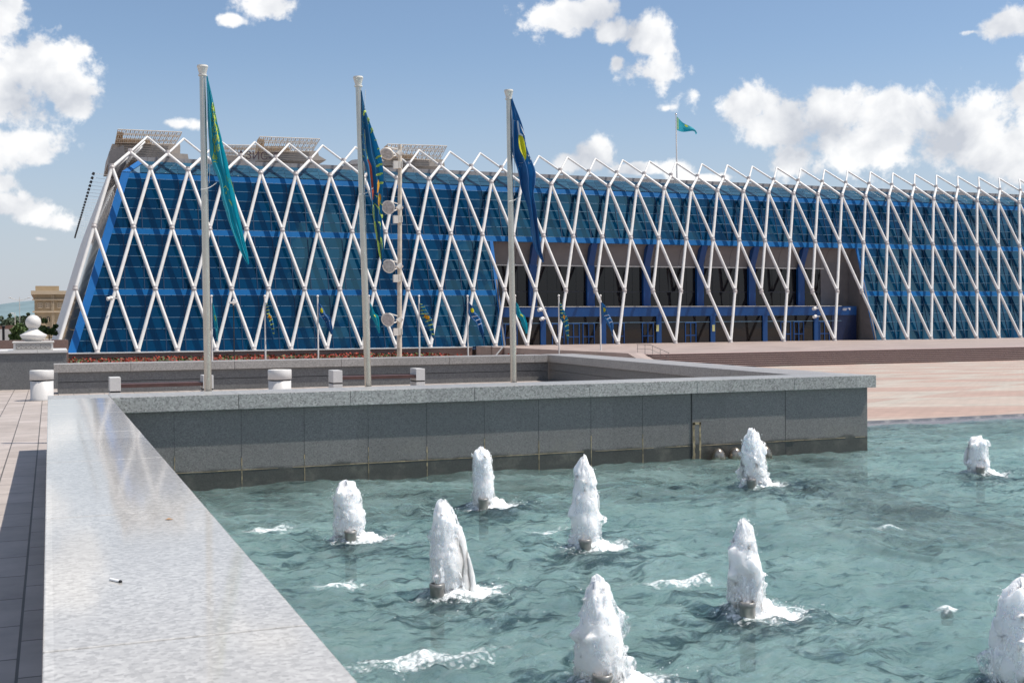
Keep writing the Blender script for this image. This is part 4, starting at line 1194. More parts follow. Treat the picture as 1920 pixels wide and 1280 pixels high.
# blue spandrel bands
for t, vm_ in ((0, LEN / 3), (1, 2 * LEN / 3), (2, LEN - .55)):
    segs = [(None, EK[0]), (EK[1], KX(KMAX))] if t == 0 else [(None, KX(KMAX))]
    for a, b_ in segs:
        mb = MB(); bh = BH if t < 2 else .42
        p = []
        for v_ in (vm_ - bh, vm_ + bh):
            p.append((xl_glass(v_) + .9 if a is None else a, v_))
        mb.add([GP(p[0][0], p[0][1], .035), GP(b_, p[0][1], .035), GP(b_, p[1][1], .035), GP(p[1][0], p[1][1], .035),
                GP(p[0][0], p[0][1], -.1), GP(b_, p[0][1], -.1), GP(b_, p[1][1], -.1), GP(p[1][0], p[1][1], -.1)],
               [(0, 1, 2, 3), (0, 4, 5, 1), (3, 2, 6, 7), (1, 5, 6, 2), (0, 3, 7, 4)])
        ppart(mb, 'spandrel_band', M['blue_band'])
# slanted blue frame at the left corner
mb = MB()
mb.add([GP(xl_glass(0), 0, .05), GP(xl_glass(0) + 1.02, 0, .05), GP(xl_glass(LEN) + 1.02, LEN - .1, .05), GP(xl_glass(LEN), LEN - .1, .05)], [(0, 1, 2, 3)])
ppart(mb, 'corner_frame', M['blue_frame'], False)
# roof slope glazing from the fold up
FY, FZ = GP(0, LEN)[1] + .0, GP(0, LEN)[2]
TY, TZ = RW[4][0] + 1.0, RW[4][1] - 1.0
def RP(x, t, o_=0): return Vector((x, FY + (TY - FY) * t + o_ * -.7, FZ + (TZ - FZ) * t + o_ * .7))
xlf = xl_glass(LEN); xlt = xlf + 2.2
mb = MB(); cnt = 0
for k_ in range(0, KMAX + 2):
    x0 = KX(k_ + .5); x1 = x0 + U
    if x1 < xlt + 1.0: continue
    b = MB()
    for (t0, t1) in ((.0, .33), (.33, .66), (.66, 1.0)):
        a0 = max(x0, xlf + 1.0 + 2.2 * t0); a1 = max(x0, xlf + 1.0 + 2.2 * t1)
        o_ = rnd.uniform(-.01, .01)
        b.add([RP(a0 + .02, t0 + .012, o_), RP(x1 - .02, t0 + .012, -o_), RP(x1 - .02, t1 - .012, -o_), RP(a1 + .02, t1 - .012, o_)], [(0, 1, 2, 3)], a=rnd.random() * .98 + .01)
    mb.add(b.v, b.f); mb.fa = mb.fa[:-len(b.f)] + b.fa
ppart(mb, 'roof_glazing', M['roof_glass'], False)
mb = MB()
mb.add([RP(xlf, 0, -.08), RP(KX(KMAX), 0, -.08), RP(KX(KMAX), 1, -.08), RP(xlt, 1, -.08)], [(0, 1, 2, 3)])
ppart(mb, 'roof_backing', M['mullion'], False)
mb = MB(); mb.add([RP(xlf, 0, .03), RP(xlf + 1.0, 0, .03), RP(xlt + 1.0, 1, .03), RP(xlt, 1, .03)], [(0, 1, 2, 3)]); ppart(mb, 'corner_frame', M['blue_frame'], False)
# grey roof edge of upright panels
mb = MB()
x = xlt
while x < KX(KMAX):
    mb.box(x, x + 1.16, TY + .05, TY + .35, TZ - .1, TZ + .55); x += 1.2
mb.box(xlt, KX(KMAX), TY + .1, TY + .5, TZ - .2, TZ + .50)
ppart(mb, 'roof_edge', M['roof_grey'])
mb = MB(); mb.box(xlt, KX(KMAX), TY + .5, TY + 140, TZ - .5, TZ + .1); ppart(mb, 'roof', M['roof_grey'])
# left side face glazing
mb = MB()
for j in range(60):
    ya = RW[0][0] + INS + 2.4 * j
    for q in range(15):
        v0, v1 = LEN * q / 15, LEN * (q + 1) / 15
        def SP(y, v, first): return Vector((KX(-2) + INS + 3 * U * v / LEN, y + (sd[0] * v), RW[0][1] + sd[1] * v - .35))
        mb.add([SP(ya, v0, 0), SP(ya + 2.36, v0, 0), SP(ya + 2.36, v1 - .04, 0), SP(ya, v1 - .04, 0)], [(0, 1, 2, 3)], a=rnd.random() * .98 + .01)
ppart(mb, 'side_glazing', M['glass'], False)
# spotlights on arms along the left side
for j in range(26):
    y = 166 + 4.8 * j; a = Vector((KX(1) - .1, y, RW[3][1] - .4))
    mb = MB(); e = a + Vector((-2.0, 0, .15)); mb.tube(e + Vector((-.1, 0, -.2)), e + Vector((.05, 0, .14)), .2, .15, 10)
    sp_ = ppart(mb, 'side_spotlight', M['dark'], False)
    mb = MB(); mb.tube(a, e, .022, n=5); mb.build('arm', M['white_paint'], sp_)
# entrance recess
YD, YV = 161.6, 158.2
z_s = at(1250, 500, y=YD).z
mb = MB(); N = 10; prof = []
yt, zt2 = GP(0, 2 * LEN / 3 - BH, -.05)[1], GP(0, 2 * LEN / 3 - BH, -.05)[2]
for i in range(N + 1):
    t = i / N; prof.append((yt + (YD - yt) * math.sin(t * math.pi / 2) ** .9, zt2 + (z_s - zt2) * (1 - math.cos(t * math.pi / 2))))
nx_ = 14
for i in range(N):
    for q in range(nx_):
        xa = EK[0] + (EK[1] - EK[0]) * q / nx_; xb = EK[0] + (EK[1] - EK[0]) * (q + 1) / nx_ - .05
        mb.quad((xa, prof[i][0], prof[i][1]), (xb, prof[i][0], prof[i][1]), (xb, prof[i + 1][0], prof[i + 1][1]), (xa, prof[i + 1][0], prof[i + 1][1]))
ppart(mb, 'soffit', M['soffit'], False)
mb = MB()
for i in range(N): mb.quad((EK[0], prof[i][0] + .15, prof[i][1] + .15), (EK[1], prof[i][0] + .15, prof[i][1] + .15), (EK[1], prof[i + 1][0] + .15, prof[i + 1][1] + .15), (EK[0], prof[i + 1][0] + .15, prof[i + 1][1] + .15))
ppart(mb, 'soffit_backing', M['dark'], False)
mb = MB(); mb.box(EK[0], EK[1] - 5, YD - .12, YD - .02, z_s - .12, z_s + .05); ppart(mb, 'light_strip', M['cream'])
for nm, xx, sg in (('side_cheek', EK[0], 1), ('side_cheek', EK[1], -1)):
    mb = MB()
    poly = [(GP(0, 0)[1] - .1, PB), (GP(0, 2 * LEN / 3)[1], GP(0, 2 * LEN / 3)[2]), (YD + .1, GP(0, 2 * LEN / 3)[2]), (YD + .1, PB)]
    mb.prism(poly, xx - .12, xx + .12, 'x'); ppart(mb, nm, M['cheek'])
mb = MB(); mb.add([GP(EK[1] - .25, 0, .08), GP(EK[1] + .25, 0, .08), GP(EK[1] + .25, 2 * LEN / 3 - BH, .08), GP(EK[1] - .25, 2 * LEN / 3 - BH, .08)], [(0, 1, 2, 3)])
ppart(mb, 'recess_frame', M['blue_frame'], False); mb = MB()
mb.add([GP(EK[0] - .3, 0, .08), GP(EK[0] + .2, 0, .08), GP(EK[0] + .2, 2 * LEN / 3 - BH, .08), GP(EK[0] - .3, 2 * LEN / 3 - BH, .08)], [(0, 1, 2, 3)])
ppart(mb, 'recess_frame', M['blue_frame'], False)
# upper entrance glazing: one window per bay
xsplit = EK[1] - 5.6
q = EK[0] + .12; zb_ = at(1250, 573, y=YV).z
while q < xsplit - .5:
    e = min(q + 4.8, xsplit)
    mb = MB()
    for i in range(3):
        for j in range(3):
            xa = q + (e - q) * i / 3; xb = q + (e - q) * (i + 1) / 3; za = PB + .1 + (z_s - PB) * j / 3; zc = PB + (z_s - PB) * (j + 1) / 3
            jt = rnd.uniform(-.02, .02)
            mb.add([(xa + .03, YD + jt, za), (xb - .03, YD - jt, za), (xb - .03, YD - jt, zc - .05), (xa + .03, YD + jt, zc - .05)], [(0, 1, 2, 3)], a=rnd.random() * .9 + .05)
    ppart(mb, 'entrance_window', M['entry_glass'], False); q = e
mb = MB(); mb.box(EK[0], xsplit, YD + .06, YD + .2, PB, z_s)
ppart(mb, 'entrance_backing', simple('bronze_mullion', (.05, .05, .06), .4, .3), False)
mb = MB(); mb.box(xsplit, EK[1], YD - .1, YD + .2, PB, z_s + 1); ppart(mb, 'stone_pier', M['cheek'])
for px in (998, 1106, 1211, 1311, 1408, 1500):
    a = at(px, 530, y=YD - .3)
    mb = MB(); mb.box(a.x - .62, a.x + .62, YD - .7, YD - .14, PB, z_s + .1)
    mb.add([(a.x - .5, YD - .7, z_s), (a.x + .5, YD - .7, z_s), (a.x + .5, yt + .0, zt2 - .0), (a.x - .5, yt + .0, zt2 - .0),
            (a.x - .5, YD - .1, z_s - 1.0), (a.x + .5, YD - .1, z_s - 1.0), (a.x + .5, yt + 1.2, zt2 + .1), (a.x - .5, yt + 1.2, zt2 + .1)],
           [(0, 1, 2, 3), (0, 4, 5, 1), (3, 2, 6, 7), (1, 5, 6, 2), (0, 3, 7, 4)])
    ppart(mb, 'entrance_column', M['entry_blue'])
# vestibule beam, doors and posts
zb0, zb1 = at(1250, 592.5, y=YV).z, at(1250, 575, y=YV).z
xv0, xv1 = EK[0] + .3, at(1606, 600, y=YV).x
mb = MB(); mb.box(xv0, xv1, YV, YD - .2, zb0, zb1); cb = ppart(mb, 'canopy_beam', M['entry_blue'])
mb = MB(); mb.box(xv0, xv1 - 3, YV - .05, YV + .3, zb1 + .003, zb1 + .09); mb.build('edge_trim', M['cream'], cb)
mb = MB(); sx0 = at(1580, 580, y=YV).x; kk = 1 / ppm((sx0, YV, 3))
for (a, b_, z_) in ((0, 10, 4.2), (0, 8, 1.6)):     # tiny two line sign too small to read
    x = a
    while x < b_: mb.box(sx0 + x * kk, sx0 + (x + .9) * kk, YV - .03, YV - .004, zb0 + (z_ + 7) * kk, zb0 + (z_ + 8.4) * kk); x += 1.25
mb.prism([(sx0 + 11 * kk, zb0 + 12.6 * kk), (sx0 + 17 * kk, zb0 + 13.4 * kk), (sx0 + 17 * kk, zb0 + 9 * kk), (sx0 + 15.5 * kk, zb0 + 9 * kk), (sx0 + 14 * kk, zb0 + 11.5 * kk)], YV - .03, YV - .004, 'y')
mb.build('sign_lettering', M['whitep'], cb)
mb = MB(); mb.quad((xv0, YV + .12, PB), (xv1 - 3.4, YV + .12, PB), (xv1 - 3.4, YV + .12, zb0), (xv0, YV + .12, zb0), .3); ppart(mb, 'vestibule_glass', M['entry_glass'], False)
mb = MB(); mb.box(at(1560, 610, y=YV).x, xv1, YV + .05, YV + .5, PB, zb0 - .003); ppart(mb, 'dark_side_door', simple('dark_blue_panel', (.004, .012, .05), .3), False)
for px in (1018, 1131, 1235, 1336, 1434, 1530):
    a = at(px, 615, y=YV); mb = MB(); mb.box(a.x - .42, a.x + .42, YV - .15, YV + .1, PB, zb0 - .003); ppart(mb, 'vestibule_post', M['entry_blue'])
zd = at(1300, 604, y=YV).z
x = xv0 + 1.2; n = 0
posts = [at(px, 615, y=YV).x for px in (1018, 1131, 1235, 1336, 1434, 1530)]
while x < xv1 - 6:
    if min(abs(x + 1 - p_) for p_ in posts) > 1.5 and rnd.random() < .72:
        mb = MB()
        for (a, b_, c_, d_) in ((0, .14, 0, 1), (1.86, 2, 0, 1), (.93, 1.07, 0, 1)): mb.box(x + a, x + b_, YV + .0, YV + .1, PB + .02, zd)
        mb.box(x + .14, x + 1.86, YV + .01, YV + .09, zd - .14, zd - .002); mb.box(x + .14, x + 1.86, YV + .01, YV + .09, PB + 1.05, PB + 1.2)
        ppart(mb, 'entrance_door', M['door_blue'])
    x += 2.5
mb = MB(); mb.box(xv0, xv1 - 3, YV + .02, YV + .1, zd + .004, zd + .09); ppart(mb, 'door_header', M['mullion'])
for px in (1233, 1338):
    a = at(px, 615, y=YV - .2); mb = MB(); mb.box(a.x - .22, a.x + .22, YV - .2, YV - .16, a.z - .5, a.z + .5); ppart(mb, 'yellow_notice', simple('pale_notice', (.55, .52, .22), .6))
a = at(1612, 608, y=YD - .2)
for j in range(3):
    mb = MB(); mb.box(a.x - .4, a.x + .4, YD - .2, YD - .11, a.z + .1 - j * .45, a.z + .42 - j * .45); ppart(mb, 'wall_panel', M['dark'])
mb = MB(); mb.box(a.x - .4, a.x + .4, YD - .2, YD - .11, a.z - 1.5, a.z - 1.2); ppart(mb, 'wall_panel', M['cream'])

# roof volumes with lattice racks
def rack(pxl, pxr_, ytl, ytr, ybl, ybr, Y, ochre=True):
    """inclined lattice face, leaning out, on a beige louvred volume"""
    n = MB(); tl = at(pxl + 5, ytl, y=Y - 3); tr = at(pxr_, ytr, y=Y - 3); bl = at(pxl, ybl, y=Y); br_ = at(pxr_ - 14, ybr, y=Y)
    r_ = .052
    for t in (0, .28, .62, 1): n.tube(bl.lerp(tl, t), br_.lerp(tr, t), r_ * (1.4 if t in (0, 1) else 1), n=6)
    for i in range(31):
        f = i / 30; n.tube(bl.lerp(br_, f), tl.lerp(tr, f), r_ * .8, n=5)
    for i in range(15):
        f = i / 15; g_ = (i + 1) / 15
        n.tube(bl.lerp(br_, f), tl.lerp(tr, g_), r_ * .6, n=5); n.tube(bl.lerp(br_, g_), tl.lerp(tr, f), r_ * .6, n=5)
    # second face behind so the rack is a real frame
    for P_, Q_ in ((tl, tr), (bl, br_)): n.tube(P_ + Vector((0, 2.2, -.2)), Q_ + Vector((0, 2.2, -.2)), r_, n=6)
    for i in range(11):
        f = i / 10; n.tube(tl.lerp(tr, f), tl.lerp(tr, f) + Vector((0, 2.2, -.2)), r_ * .8, n=5); n.tube(tl.lerp(tr, f) + Vector((0, 2.2, -.2)), bl.lerp(br_, f) + Vector((0, 2.2, -.2)), r_ * .7, n=5)
    ppart(n, 'lattice_rack', M['lattice'], False)
    if ochre:
        o_ = MB(); m1 = bl.lerp(tl, .55); m2 = bl.lerp(tl, .45) + (br_ - bl) * .85
        w_ = (br_ - bl) * .11
        o_.add([bl + Vector((0, .4, 0)), bl + w_ + Vector((0, .4, 0)), tl + w_ * .9 + Vector((0, .8, -.3)), tl + Vector((0, .8, -.1)), bl + Vector((0, 2, 0)), bl + w_ + Vector((0, 2, 0)), tl + w_ * .9 + Vector((0, 2, -.3)), tl + Vector((0, 2, -.1))],
               [(0, 1, 2, 3), (4, 5, 6, 7), (0, 1, 5, 4), (1, 2, 6, 5), (2, 3, 7, 6), (3, 0, 4, 7)])
        q0 = bl.lerp(tl, .05); q1 = bl.lerp(tl, .42)
        o_.add([q0 + Vector((0, .9, 0)), q0 + (br_ - bl) * .62 + Vector((0, .9, 0)), q1 + (br_ - bl) * .55 + Vector((0, .9, 0)), q1 + Vector((0, .9, 0)),
                q0 + Vector((0, 2, 0)), q0 + (br_ - bl) * .62 + Vector((0, 2, 0)), q1 + (br_ - bl) * .55 + Vector((0, 2, 0)), q1 + Vector((0, 2, 0))],
               [(0, 1, 2, 3), (4, 5, 6, 7), (0, 1, 5, 4), (1, 2, 6, 5), (2, 3, 7, 6), (3, 0, 4, 7)])
        ppart(o_, 'ochre_panel', M['ochre'])
def pent(pts, Y, depth, m_, louvre=False, name='penthouse'):
    P_ = [at(px, py, y=Y) for px, py in pts]
    mb = MB(); mb.prism([(p.x, p.z) for p in P_], Y, Y + depth, 'y'); b = ppart(mb, name, m_)
    if louvre:
        zs = [p.z for p in P_]; z0, z1 = min(zs), max(zs); x0 = min(p.x for p in P_) + 1.2; x1 = max(p.x for p in P_) - 2.6
        mb = MB(); z = z0 + .3
        while z < z1 - .3: mb.box(x0, x1, Y - .06, Y - .004, z, z + .1); z += .33
        mb.build('louvre', M['cheek'], b)
YR = 176
rack(216, 341, 243, 248, 267, 271, YR)
pent([(210, 270), (338, 271), (338, 292), (350, 300), (205, 300)], YR + 1, 20, M['penthouse'], True)
pent([(320, 287), (352, 289), (354, 300), (320, 300)], YR - 2, 8, M['penthouse'])
pent([(205, 284), (232, 272), (240, 330), (204, 330)], YR - 8, 3, M['cheek'])
rack(418, 492, 272, 273, 292, 293, YR + 14, False)
pent([(414, 292), (500, 293), (500, 305), (414, 304)], YR + 13, 8, M['penthouse'])
rack(482, 600, 256.5, 261, 284, 284, YR)
pent([(486, 284), (596, 283), (598, 292), (612, 300), (480, 302)], YR + 1, 20, M['penthouse'], True)
rack(722, 838, 270.5, 274, 296, 301, YR)
pent([(726, 296), (832, 299), (834, 312), (720, 310)], YR + 1, 16, M['penthouse'], True)
pent([(660, 300), (685, 297), (700, 306), (655, 308)], YR + 1, 5, M['roof_grey'])
# letters standing on the roof edge
def text_mesh(s_, size, depth):
    cu = bpy.data.curves.new('t', 'FONT'); cu.body = s_; cu.size = size; cu.extrude = depth
    o = bpy.data.objects.new('t', cu); COL.objects.link(o)
    dg = bpy.context.evaluated_depsgraph_get(); me = bpy.data.meshes.new_from_object(o.evaluated_get(dg))
    COL.objects.unlink(o); bpy.data.objects.remove(o); return me
a = at(445, 297.5, y=YR - 9)
me = text_mesh('АЗИС-А', 1.55, .06); me.materials.clear(); me.materials.append(M['sign_dark'])
o = link(bpy.data.objects.new('roof_lettering', me)); o.parent = pal; o.location = a + pal_off; o.rotation_euler = (rad(90), 0, 0)

# roof flagpole and flag
YP = 172
a = at(1269.5, 325, y=YP); b_ = at(1267.5, 214, y=YP)
root = empty('flagpole', (a.x, YP, TZ + .1), 'slender pole on the palace roof flying the teal flag', 'flagpole')
mb = MB(); mb.tube((a.x, YP, TZ - .0), b_, .15, .08, 10); part(mb, 'pole', M['white_paint'], root)
mb = MB(); mb.ball(b_, .16, 10, 6); part(mb, 'finial', M['steel'], root)
fr_ = Flag([(1268, 218), (1268.4, 226), (1269, 234), (1269, 242.5)], [(1308, 250), (1307, 252), (1305, 253), (1300, 254)], YP, .6, 1.5, .3)
class RoofFlag(Flag):
    def pt(s, u, v, lift=0.0):
        tx = 1268 + 40 * u; top = 217.5 + 33 * u ** 1.05 + 1.2 * math.sin(u * 5); bot = 243 + 2.0 * math.sin(u * 6) + 8 * u ** 1.2 + .5
        bot = max(bot, top + 2.0)
        p = at(tx, top + (bot - top) * v, y=s.Y)
        return p + Vector((0, .7 * math.sin(u * 7) * u + .3 * math.sin(v * 3 + u * 4) * u - lift, 0))
fr_ = RoofFlag([], [], YP, .6, 1.5, .3)
root = empty('flag', fr_.pt(0, 0), 'teal flag with a yellow sun streaming from the palace roof', 'flag')
part(fr_.cloth(30, 14), 'cloth', M['teal'], root, fix=False)
mb = MB(); fr_.patch(mb, .40, .52, .06, .38, 'disc', .12, 8); part(mb, 'emblem', M['gold'], root, fix=False)
mb = MB(); fr_.patch(mb, .05, .085, .06, .94, None, .12, 8); part(mb, 'ornament', M['gold'], root, fix=False)

# ------------------------------------------------------------------ TERRACE, STAIRS, BEDS
YT0 = 104.5; X0s = at(1212, 664, z=PB).x
tr_ = MB()
tr_.box(X0s, 400, YT0 + 2, 330, -3.3, PB - .003)
tag(tr_.build('terrace', M['pink_granite']), kind='structure')
root = empty('staircase', ((X0s + 200) / 2, YT0, PZ), 'long brown granite staircase rising to the palace terrace', 'staircase')
mb = MB(); md = MB(); ns = 7; rise = (PB - PZ) / ns
for i in range(ns):
    z1 = PB - i * rise; y0 = YT0 - i * .42
    mb.box(X0s, 320, y0 - .42 + .0, YT0 + 2 - .003 * i, z1 - rise, z1 - .05 - (.003 if i else 0))
    md.box(X0s - .02, 320, y0 - .46, y0 + (2.0 if i == 0 else -.03), z1 - .05, z1)
part(mb, 'riser', granite('dark_riser', .075, .2, .5, 20, tint=(1.5, .9, .8)), root)
part(md, 'tread', granite('pink_tread', .30, .15, .5, 20, tint=(1.2, .88, .78)), root)
# cheek wall between bed and stairs
root = empty('cheek_wall', (X0s - .9, 128, PZ), 'pink stone cheek wall with sloped end left of the stairs', 'wall')
mb = MB()
yb_ = at(1195, 668, z=PB).y
mb.prism([(150.5, PZ - .2), (150.5, PB + .12), (YT0 + 1, PB + .12), (YT0 - 4.0, PB - 1.1), (YT0 - 4.0, PZ - .2)], X0s - 1.7, X0s - .03, 'x')
part(mb, 'wall_face', M['pink_granite'], root)
mb = MB()
for k_ in range(5): mb.tube((X0s + .5, YT0 + 3 - k_ * 1.6, PB - max(0, (k_ - 1.8) * .33)), (X0s + .5, YT0 + 3 - k_ * 1.6, PB + .95 - max(0, (k_ - 1.8) * .33)), .022, n=8)
mb.path([(X0s + .5, YT0 + 3.2, PB + .95), (X0s + .5, YT0 + .3, PB + .95), (X0s + .5, YT0 - 3.6, PB + .2)], .028, 8)
mb.path([(X0s + .5, YT0 + 3.2, PB + .5), (X0s + .5, YT0 + .3, PB + .5), (X0s + .5, YT0 - 3.6, PB - .25)], .018, 8)
tag(mb.build('handrail', M['cheek']), 'thin metal handrail beside the cheek wall at the left of the stairs', 'handrail')
# retaining wall under the palace left of the stairs
root = empty('retaining_wall', (30, 152, PZ), 'low brown granite retaining wall along the foot of the palace', 'wall')
mb = MB(); mb.box(-2.5, X0s - 1.71, 152.2, 330, -3.3, PB - .10); part(mb, 'wall_face', M['brown_granite'], root)
mb = MB(); mb.box(-2.6, X0s - 1.71, 152.0, 330, PB - .098, PB - .002); part(mb, 'cap', M['white_stone'], root)
# ramp walls
root = empty('ramp', (48, 147, PZ), 'shallow ramp with pale edged brown walls climbing to the terrace', 'ramp')
for j, Yr in enumerate((140.0, 144.5)):
    a = at(930 + 40 * j, 668, y=Yr); b_ = at(1152, 646, y=Yr); b_.x = min(b_.x, X0s - 1.72)
    mb = MB(); mb.prism([(a.x, PZ - .1), (a.x, a.z), (b_.x, b_.z), (b_.x, PZ - .1)], Yr, Yr + .3, 'y'); e = part(mb, 'side_wall', M['brown_granite'], root)
    mb = MB(); mb.prism([(a.x, a.z + .002), (a.x, a.z + .11), (b_.x, b_.z + .11), (b_.x, b_.z + .002)], Yr - .05, Yr + .35, 'y'); sub(mb, 'coping', M['white_stone'], e)
# beds of red flowers
M['soil'] = simple('soil', (.07, .045, .03), .9, 0, .3, 2)
g = MB()
x1b = at(838, 665, y=146).x
g.add([(-6, 152.1, -2.30), (x1b, 152.1, -2.45), (x1b, 118, -2.98), (-6, 118, -2.98)], [(0, 1, 2, 3)])
x2b, x3b = at(1105, 665, y=130).x, X0s - 1.73
g.add([(x2b, 139.8, -2.35), (x3b, 139.8, -2.35), (x3b, 112, -2.9), (x2b, 112, -2.9)], [(0, 1, 2, 3)])
tag(g.build('flower_bed_soil', M['soil'], fix=False), kind='structure')
for nm, mm, N_, hh, sz, pr_ in (('red_flowers', 'petal', 5200, .32, .16, 1), ('flower_leaves', 'leaf', 4000, .22, .16, 1), ('white_flowers', 'petal_white', 500, .30, .14, 2)):
    mb = MB(); rnd = random.Random(len(nm))
    for i in range(N_):
        if rnd.random() < .72:
            x = rnd.uniform(-5.5, x1b - .2); y = rnd.uniform(119, 152) if pr_ == 1 else rnd.uniform(119, 124); t = (152.1 - y) / 34.1; z = -2.38 - .6 * t
        else:
            x = rnd.uniform(x2b, x3b - .2); y = rnd.uniform(113, 138) if pr_ == 1 else rnd.uniform(113, 117); t = (139.8 - y) / 27.8; z = -2.35 - .55 * t
        c = Vector((x, y, z + rnd.uniform(.02, hh) * (0.5 + noise.noise(Vector((x * .5, y * .5, 0))) + .3)))
        d1 = Vector((rnd.gauss(0, 1), rnd.gauss(0, 1), rnd.gauss(0, .6))).normalized() * sz; d2 = d1.cross(Vector((rnd.gauss(0, 1), rnd.gauss(0, 1), rnd.gauss(0, 1)))).normalized() * sz
        mb.quad(c - d1, c - d2, c + d1, c + d2)
    tag(mb.build(nm, M[mm], fix=False), {'red_flowers': 'mass of red bedding flowers below the palace wall', 'flower_leaves': 'green leaves among the red bedding flowers', 'white_flowers': 'edging of small white flowers in front of the red ones'}[nm], 'flowers', kind='stuff')

# ------------------------------------------------------------------ LEFT BACKGROUND
# sandstone building
M['sandstone'] = simple('sandstone', (0.40, 0.31, 0.20), .8, 0, .1, .4)
M['sand_trim'] = simple('sandstone_trim', (0.50, 0.40, 0.28), .8, 0, .06, .4)
YB2 = 330
def B2(px, py): return at(px, py, y=YB2)
c = B2(110, 620); zg = plaza_z(400)
root = empty('sandstone_building', (c.x, YB2, zg), 'beige sandstone building with arched windows behind the stone ball', 'building')
mb = MB(); x0, x1 = B2(65, 600).x, B2(230, 600).x
mb.box(x0, x1, YB2, YB2 + 60, zg, B2(65, 552).z); part(mb, 'wall', M['sandstone'], root)
mb = MB(); mb.box(x0 - .8, x1, YB2 - .9, YB2 + 60, B2(65, 552).z + .01, B2(65, 545).z); mb.box(x0 - .5, x1, YB2 - .6, YB2 - .01, B2(65, 563).z, B2(65, 560.5).z); mb.box(x0 - .5, x1, YB2 - .6, YB2 - .01, B2(65, 586).z, B2(65, 583).z); part(mb, 'cornice', M['sand_trim'], root)
mb = MB(); mb.box(B2(66, 540).x, B2(111, 540).x, YB2 + 4, YB2 + 30, B2(65, 546).z, B2(65, 535).z); part(mb, 'roof_block', M['sandstone'], root)
for px in (98, 101): 
    mb = MB(); mb.box(B2(px - .8, 600).x, B2(px + .8, 600).x, YB2 - .45, YB2 - .01, zg, B2(65, 552.3).z); part(mb, 'pilaster', M['sand_trim'], root)
for px in (75, 90, 112, 128, 144):
    w_ = 3.8; mb = MB(); mb.box(B2(px - w_, 570).x, B2(px + w_, 570).x, YB2 - .12, YB2 - .01, B2(px, 577).z, B2(px, 568).z); f = part(mb, 'window', M['dark'], root)
    mb = MB()
    for q in range(4):
        xa = B2(px - w_ + q * 2 * w_ / 3, 570).x; mb.box(xa - .12, xa + .12, YB2 - .2, YB2 - .13, B2(px, 577).z, B2(px, 568).z)
    for q in range(3): zz = B2(px, 577 - q * 4.5).z; mb.box(B2(px - w_, 570).x, B2(px + w_, 570).x, YB2 - .205, YB2 - .135, zz - .1, zz + .1)
    sub(mb, 'lattice', M['sand_trim'], f)
    mb = MB(); xc = B2(px + .5, 600).x; hw = 2.6 * (B2(101, 600).x - B2(100, 600).x); zb2, zt3 = B2(px, 603).z, B2(px, 597).z
    poly = [(xc - hw, zb2), (xc + hw, zb2), (xc + hw, zt3)] + [(xc + hw * math.cos(a_), zt3 + hw * 1.5 * math.sin(a_)) for a_ in [i * math.pi / 8 for i in range(1, 8)]] + [(xc - hw, zt3)]
    mb.prism(poly, YB2 - .12, YB2 - .01, 'y'); f = part(mb, 'window', M['dark'], root)
    mb = MB(); mb.box(xc - .15, xc + .15, YB2 - .2, YB2 - .13, zb2, zt3 + hw); sub(mb, 'mullion', M['sand_trim'], f)
    mb = MB(); mb.box(xc - hw, xc + hw, YB2 - .12, YB2 - .01, B2(px, 622).z, B2(px, 612).z); part(mb, 'window', M['dark'], root)

# street lamps
def street_lamp(px, Y, ytop, ybot, arms, lab, grp=None):
    t = at(px, ytop, y=Y); b = at(px, ybot, y=Y); k_ = 1 / ppm(t)
    root = empty('street_lamp', (t.x, Y, plaza_z(Y)), lab, 'street lamp', grp)
    mb = MB(); mb.tube((t.x, Y, plaza_z(Y)), t, .8 * k_, .5 * k_, 10); part(mb, 'post', M['cream'], root)
    for a_ in arms:
        e = at(px + a_, ytop + 1, y=Y); mid = at(px + a_ * .45, ytop + 4.5, y=Y)
        mb = MB(); mb.path([at(px, ytop + 6, y=Y), mid, e], .4 * k_, 6); part(mb, 'arm', M['cream'], root)
        mb = MB(); sg = 1 if a_ > 0 else -1
        mb.box(e.x - 2.4 * k_, e.x + 2.4 * k_, Y - .3, Y + .3, e.z - .7 * k_, e.z + .7 * k_); part(mb, 'lamp_head', M['white_paint'], root, .1)
street_lamp(36.5, 180, 557, 620, (-18, 18), 'tall double armed street lamp left of the sandstone building')
street_lamp(28, 420, 586, 620, (-5,), 'thin far street lamp behind the stone ball area')
YL = 100
t = at(438, 572, y=YL)
root = empty('street_lamp', (t.x, YL, plaza_z(YL)), 'dark thin lamp post with a flat white head before the glass', 'street lamp')
mb = MB(); mb.tube((t.x, YL, plaza_z(YL)), t, .05, .045, 10); part(mb, 'post', M['dark'], root)
mb = MB(); mb.ball(at(438, 563, y=YL), .1, 8, 6); mb.tube(t, at(438, 564, y=YL), .05, .16, 12); mb.box(t.x - .36, t.x + .32, YL - .2, YL + .2, at(438, 569, y=YL).z, at(438, 566, y=YL).z); part(mb, 'lamp_head', M['white_paint'], root, .02)
# small spotlights clamped to the tubes
for px, py, Y in ((208, 559, 154), (1014, 580, 154), (1018, 597, 154), (1528, 578, 155), (1529, 593, 153.5)):
    c = at(px, py, y=Y); mb = MB(); mb.ball(c, .28, 10, 6); mb.box(c.x - .1, c.x + .8, Y - .1, Y + .1, c.z - .06, c.z + .06); mb.tube(c, c + Vector((-.45, -.2, -.1)), .2, .26, 10)
    ppart(mb, 'tube_spotlight', M['white_paint'])

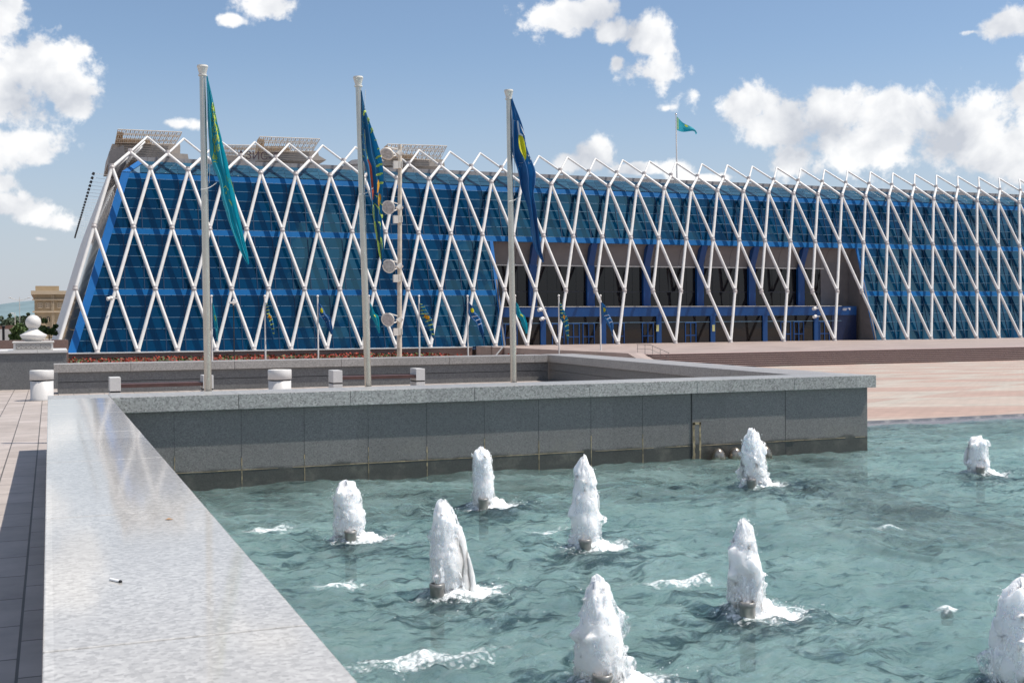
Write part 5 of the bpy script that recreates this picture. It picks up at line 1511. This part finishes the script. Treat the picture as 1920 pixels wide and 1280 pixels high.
# trees, bushes
def leaf_cloud(mb, c, rx, ry, rz_, n, size, rnd, clumps=12):
    cs = [(Vector((rnd.gauss(0, .45), rnd.gauss(0, .45), rnd.gauss(0, .42))), rnd.uniform(.25, .5)) for _ in range(clumps)]
    for i in range(n):
        cc, cr = cs[i % clumps]; d = Vector((rnd.gauss(0, 1), rnd.gauss(0, 1), rnd.gauss(0, 1))).normalized() * cr * rnd.uniform(.6, 1.0)
        q = cc + d; p = Vector((c[0] + q.x * rx, c[1] + q.y * ry, c[2] + q.z * rz_))
        a = Vector((rnd.gauss(0, 1), rnd.gauss(0, 1), rnd.gauss(0, 1))).normalized() * size; b = a.cross(Vector((rnd.gauss(0, 1), rnd.gauss(0, 1), rnd.gauss(0, 1)))).normalized() * size * .7
        mb.quad(p - a, p - b, p + a, p + b)
rnd = random.Random(21)
for (px, py, rpx, Y, lab) in ((36, 626, 15, 150, 'rounded green bush left of the stone ball'), (50, 618, 10, 165, 'green bush just behind the stone ball'), (92, 622, 12, 170, 'green bush between the stone ball and the palace edge')):
    c = at(px, py, y=Y); k_ = 1 / ppm(c)
    root = empty('bush', (c.x, Y, plaza_z(Y)), lab, 'bush', 'bushes behind the planter wall')
    mb = MB(); leaf_cloud(mb, c, rpx * 1.5 * k_, rpx * 1.4 * k_, rpx * 1.1 * k_, 1500, .16, rnd, 16); part(mb, 'foliage', M['leaf'], root, fix=False)
    mb = MB(); mb.tube((c.x, Y, plaza_z(Y)), (c.x, Y, c.z), .12, .05, 8); part(mb, 'stem', M['bark'], root)
ORD = ['first', 'second', 'third', 'fourth', 'fifth', 'sixth', 'seventh', 'eighth', 'ninth']
for i in range(9):
    px = -2 + i * 7.5; Y = 520 + 40 * math.sin(i * 2.1); c = at(px, 607 + 2 * math.sin(i * 1.3) - (2 if px > 30 else 0), y=Y); k_ = 1 / ppm(c)
    root = empty('tree', (c.x, Y, plaza_z(Y)), 'dark green tree in the far line behind the lamps, ' + ORD[i] + ' from the left', 'tree', 'far tree line at left')
    mb = MB(); leaf_cloud(mb, c, 9 * k_, 9 * k_, 11 * k_, 420, .7, rnd, 12); part(mb, 'crown', M['leaf_far'], root, fix=False)
    mb = MB(); mb.tube((c.x, Y, plaza_z(Y)), c, .35, .15, 8); part(mb, 'trunk', M['bark'], root)
# low walls beyond
mb = MB(); a = at(0, 632, y=200); b_ = at(47, 632, y=200)
mb.box(a.x - 40, b_.x, 200, 200.6, at(0, 638, y=200).z, at(0, 617, y=200).z); tag(mb.build('garden_wall', M['white_stone']), 'pale far boundary wall left of the bushes', 'wall')
mb = MB(); mb.prism([(at(-20, 610, y=230).x, at(0, 617, y=230).z), (at(-20, 610, y=230).x, at(0, 612, y=230).z), (at(20, 610, y=230).x, at(0, 609.5, y=230).z), (at(42, 610, y=230).x, at(0, 613, y=230).z), (at(45, 610, y=230).x, at(0, 617, y=230).z)], 230, 233, 'y')
tag(mb.build('canopy_roof', simple('rust_roof', (.16, .09, .07), .7)), 'low rust brown shelter roof behind the pale far wall', 'roof')
mb = MB(); a = at(0, 640, y=120); b_ = at(128, 640, y=120)
mb.box(a.x - 30, b_.x, 120, 121, plaza_z(120), at(50, 637.5, y=120).z); tag(mb.build('kerb_wall', M['brown_granite']), 'long low brown wall behind the stone ball pedestal', 'wall')
for px in (5, 7.5):
    t = at(px, 612, y=125); mb = MB(); mb.tube((t.x, 125, plaza_z(125)), t, .06, n=8); mb.ball(t, .12, 8, 5)
    tag(mb.build('bollard_post', M['dark']), 'thin dark post before the pale far wall, ' + ('left' if px < 6 else 'right') + ' one of two', 'post', 'dark posts at the far left')
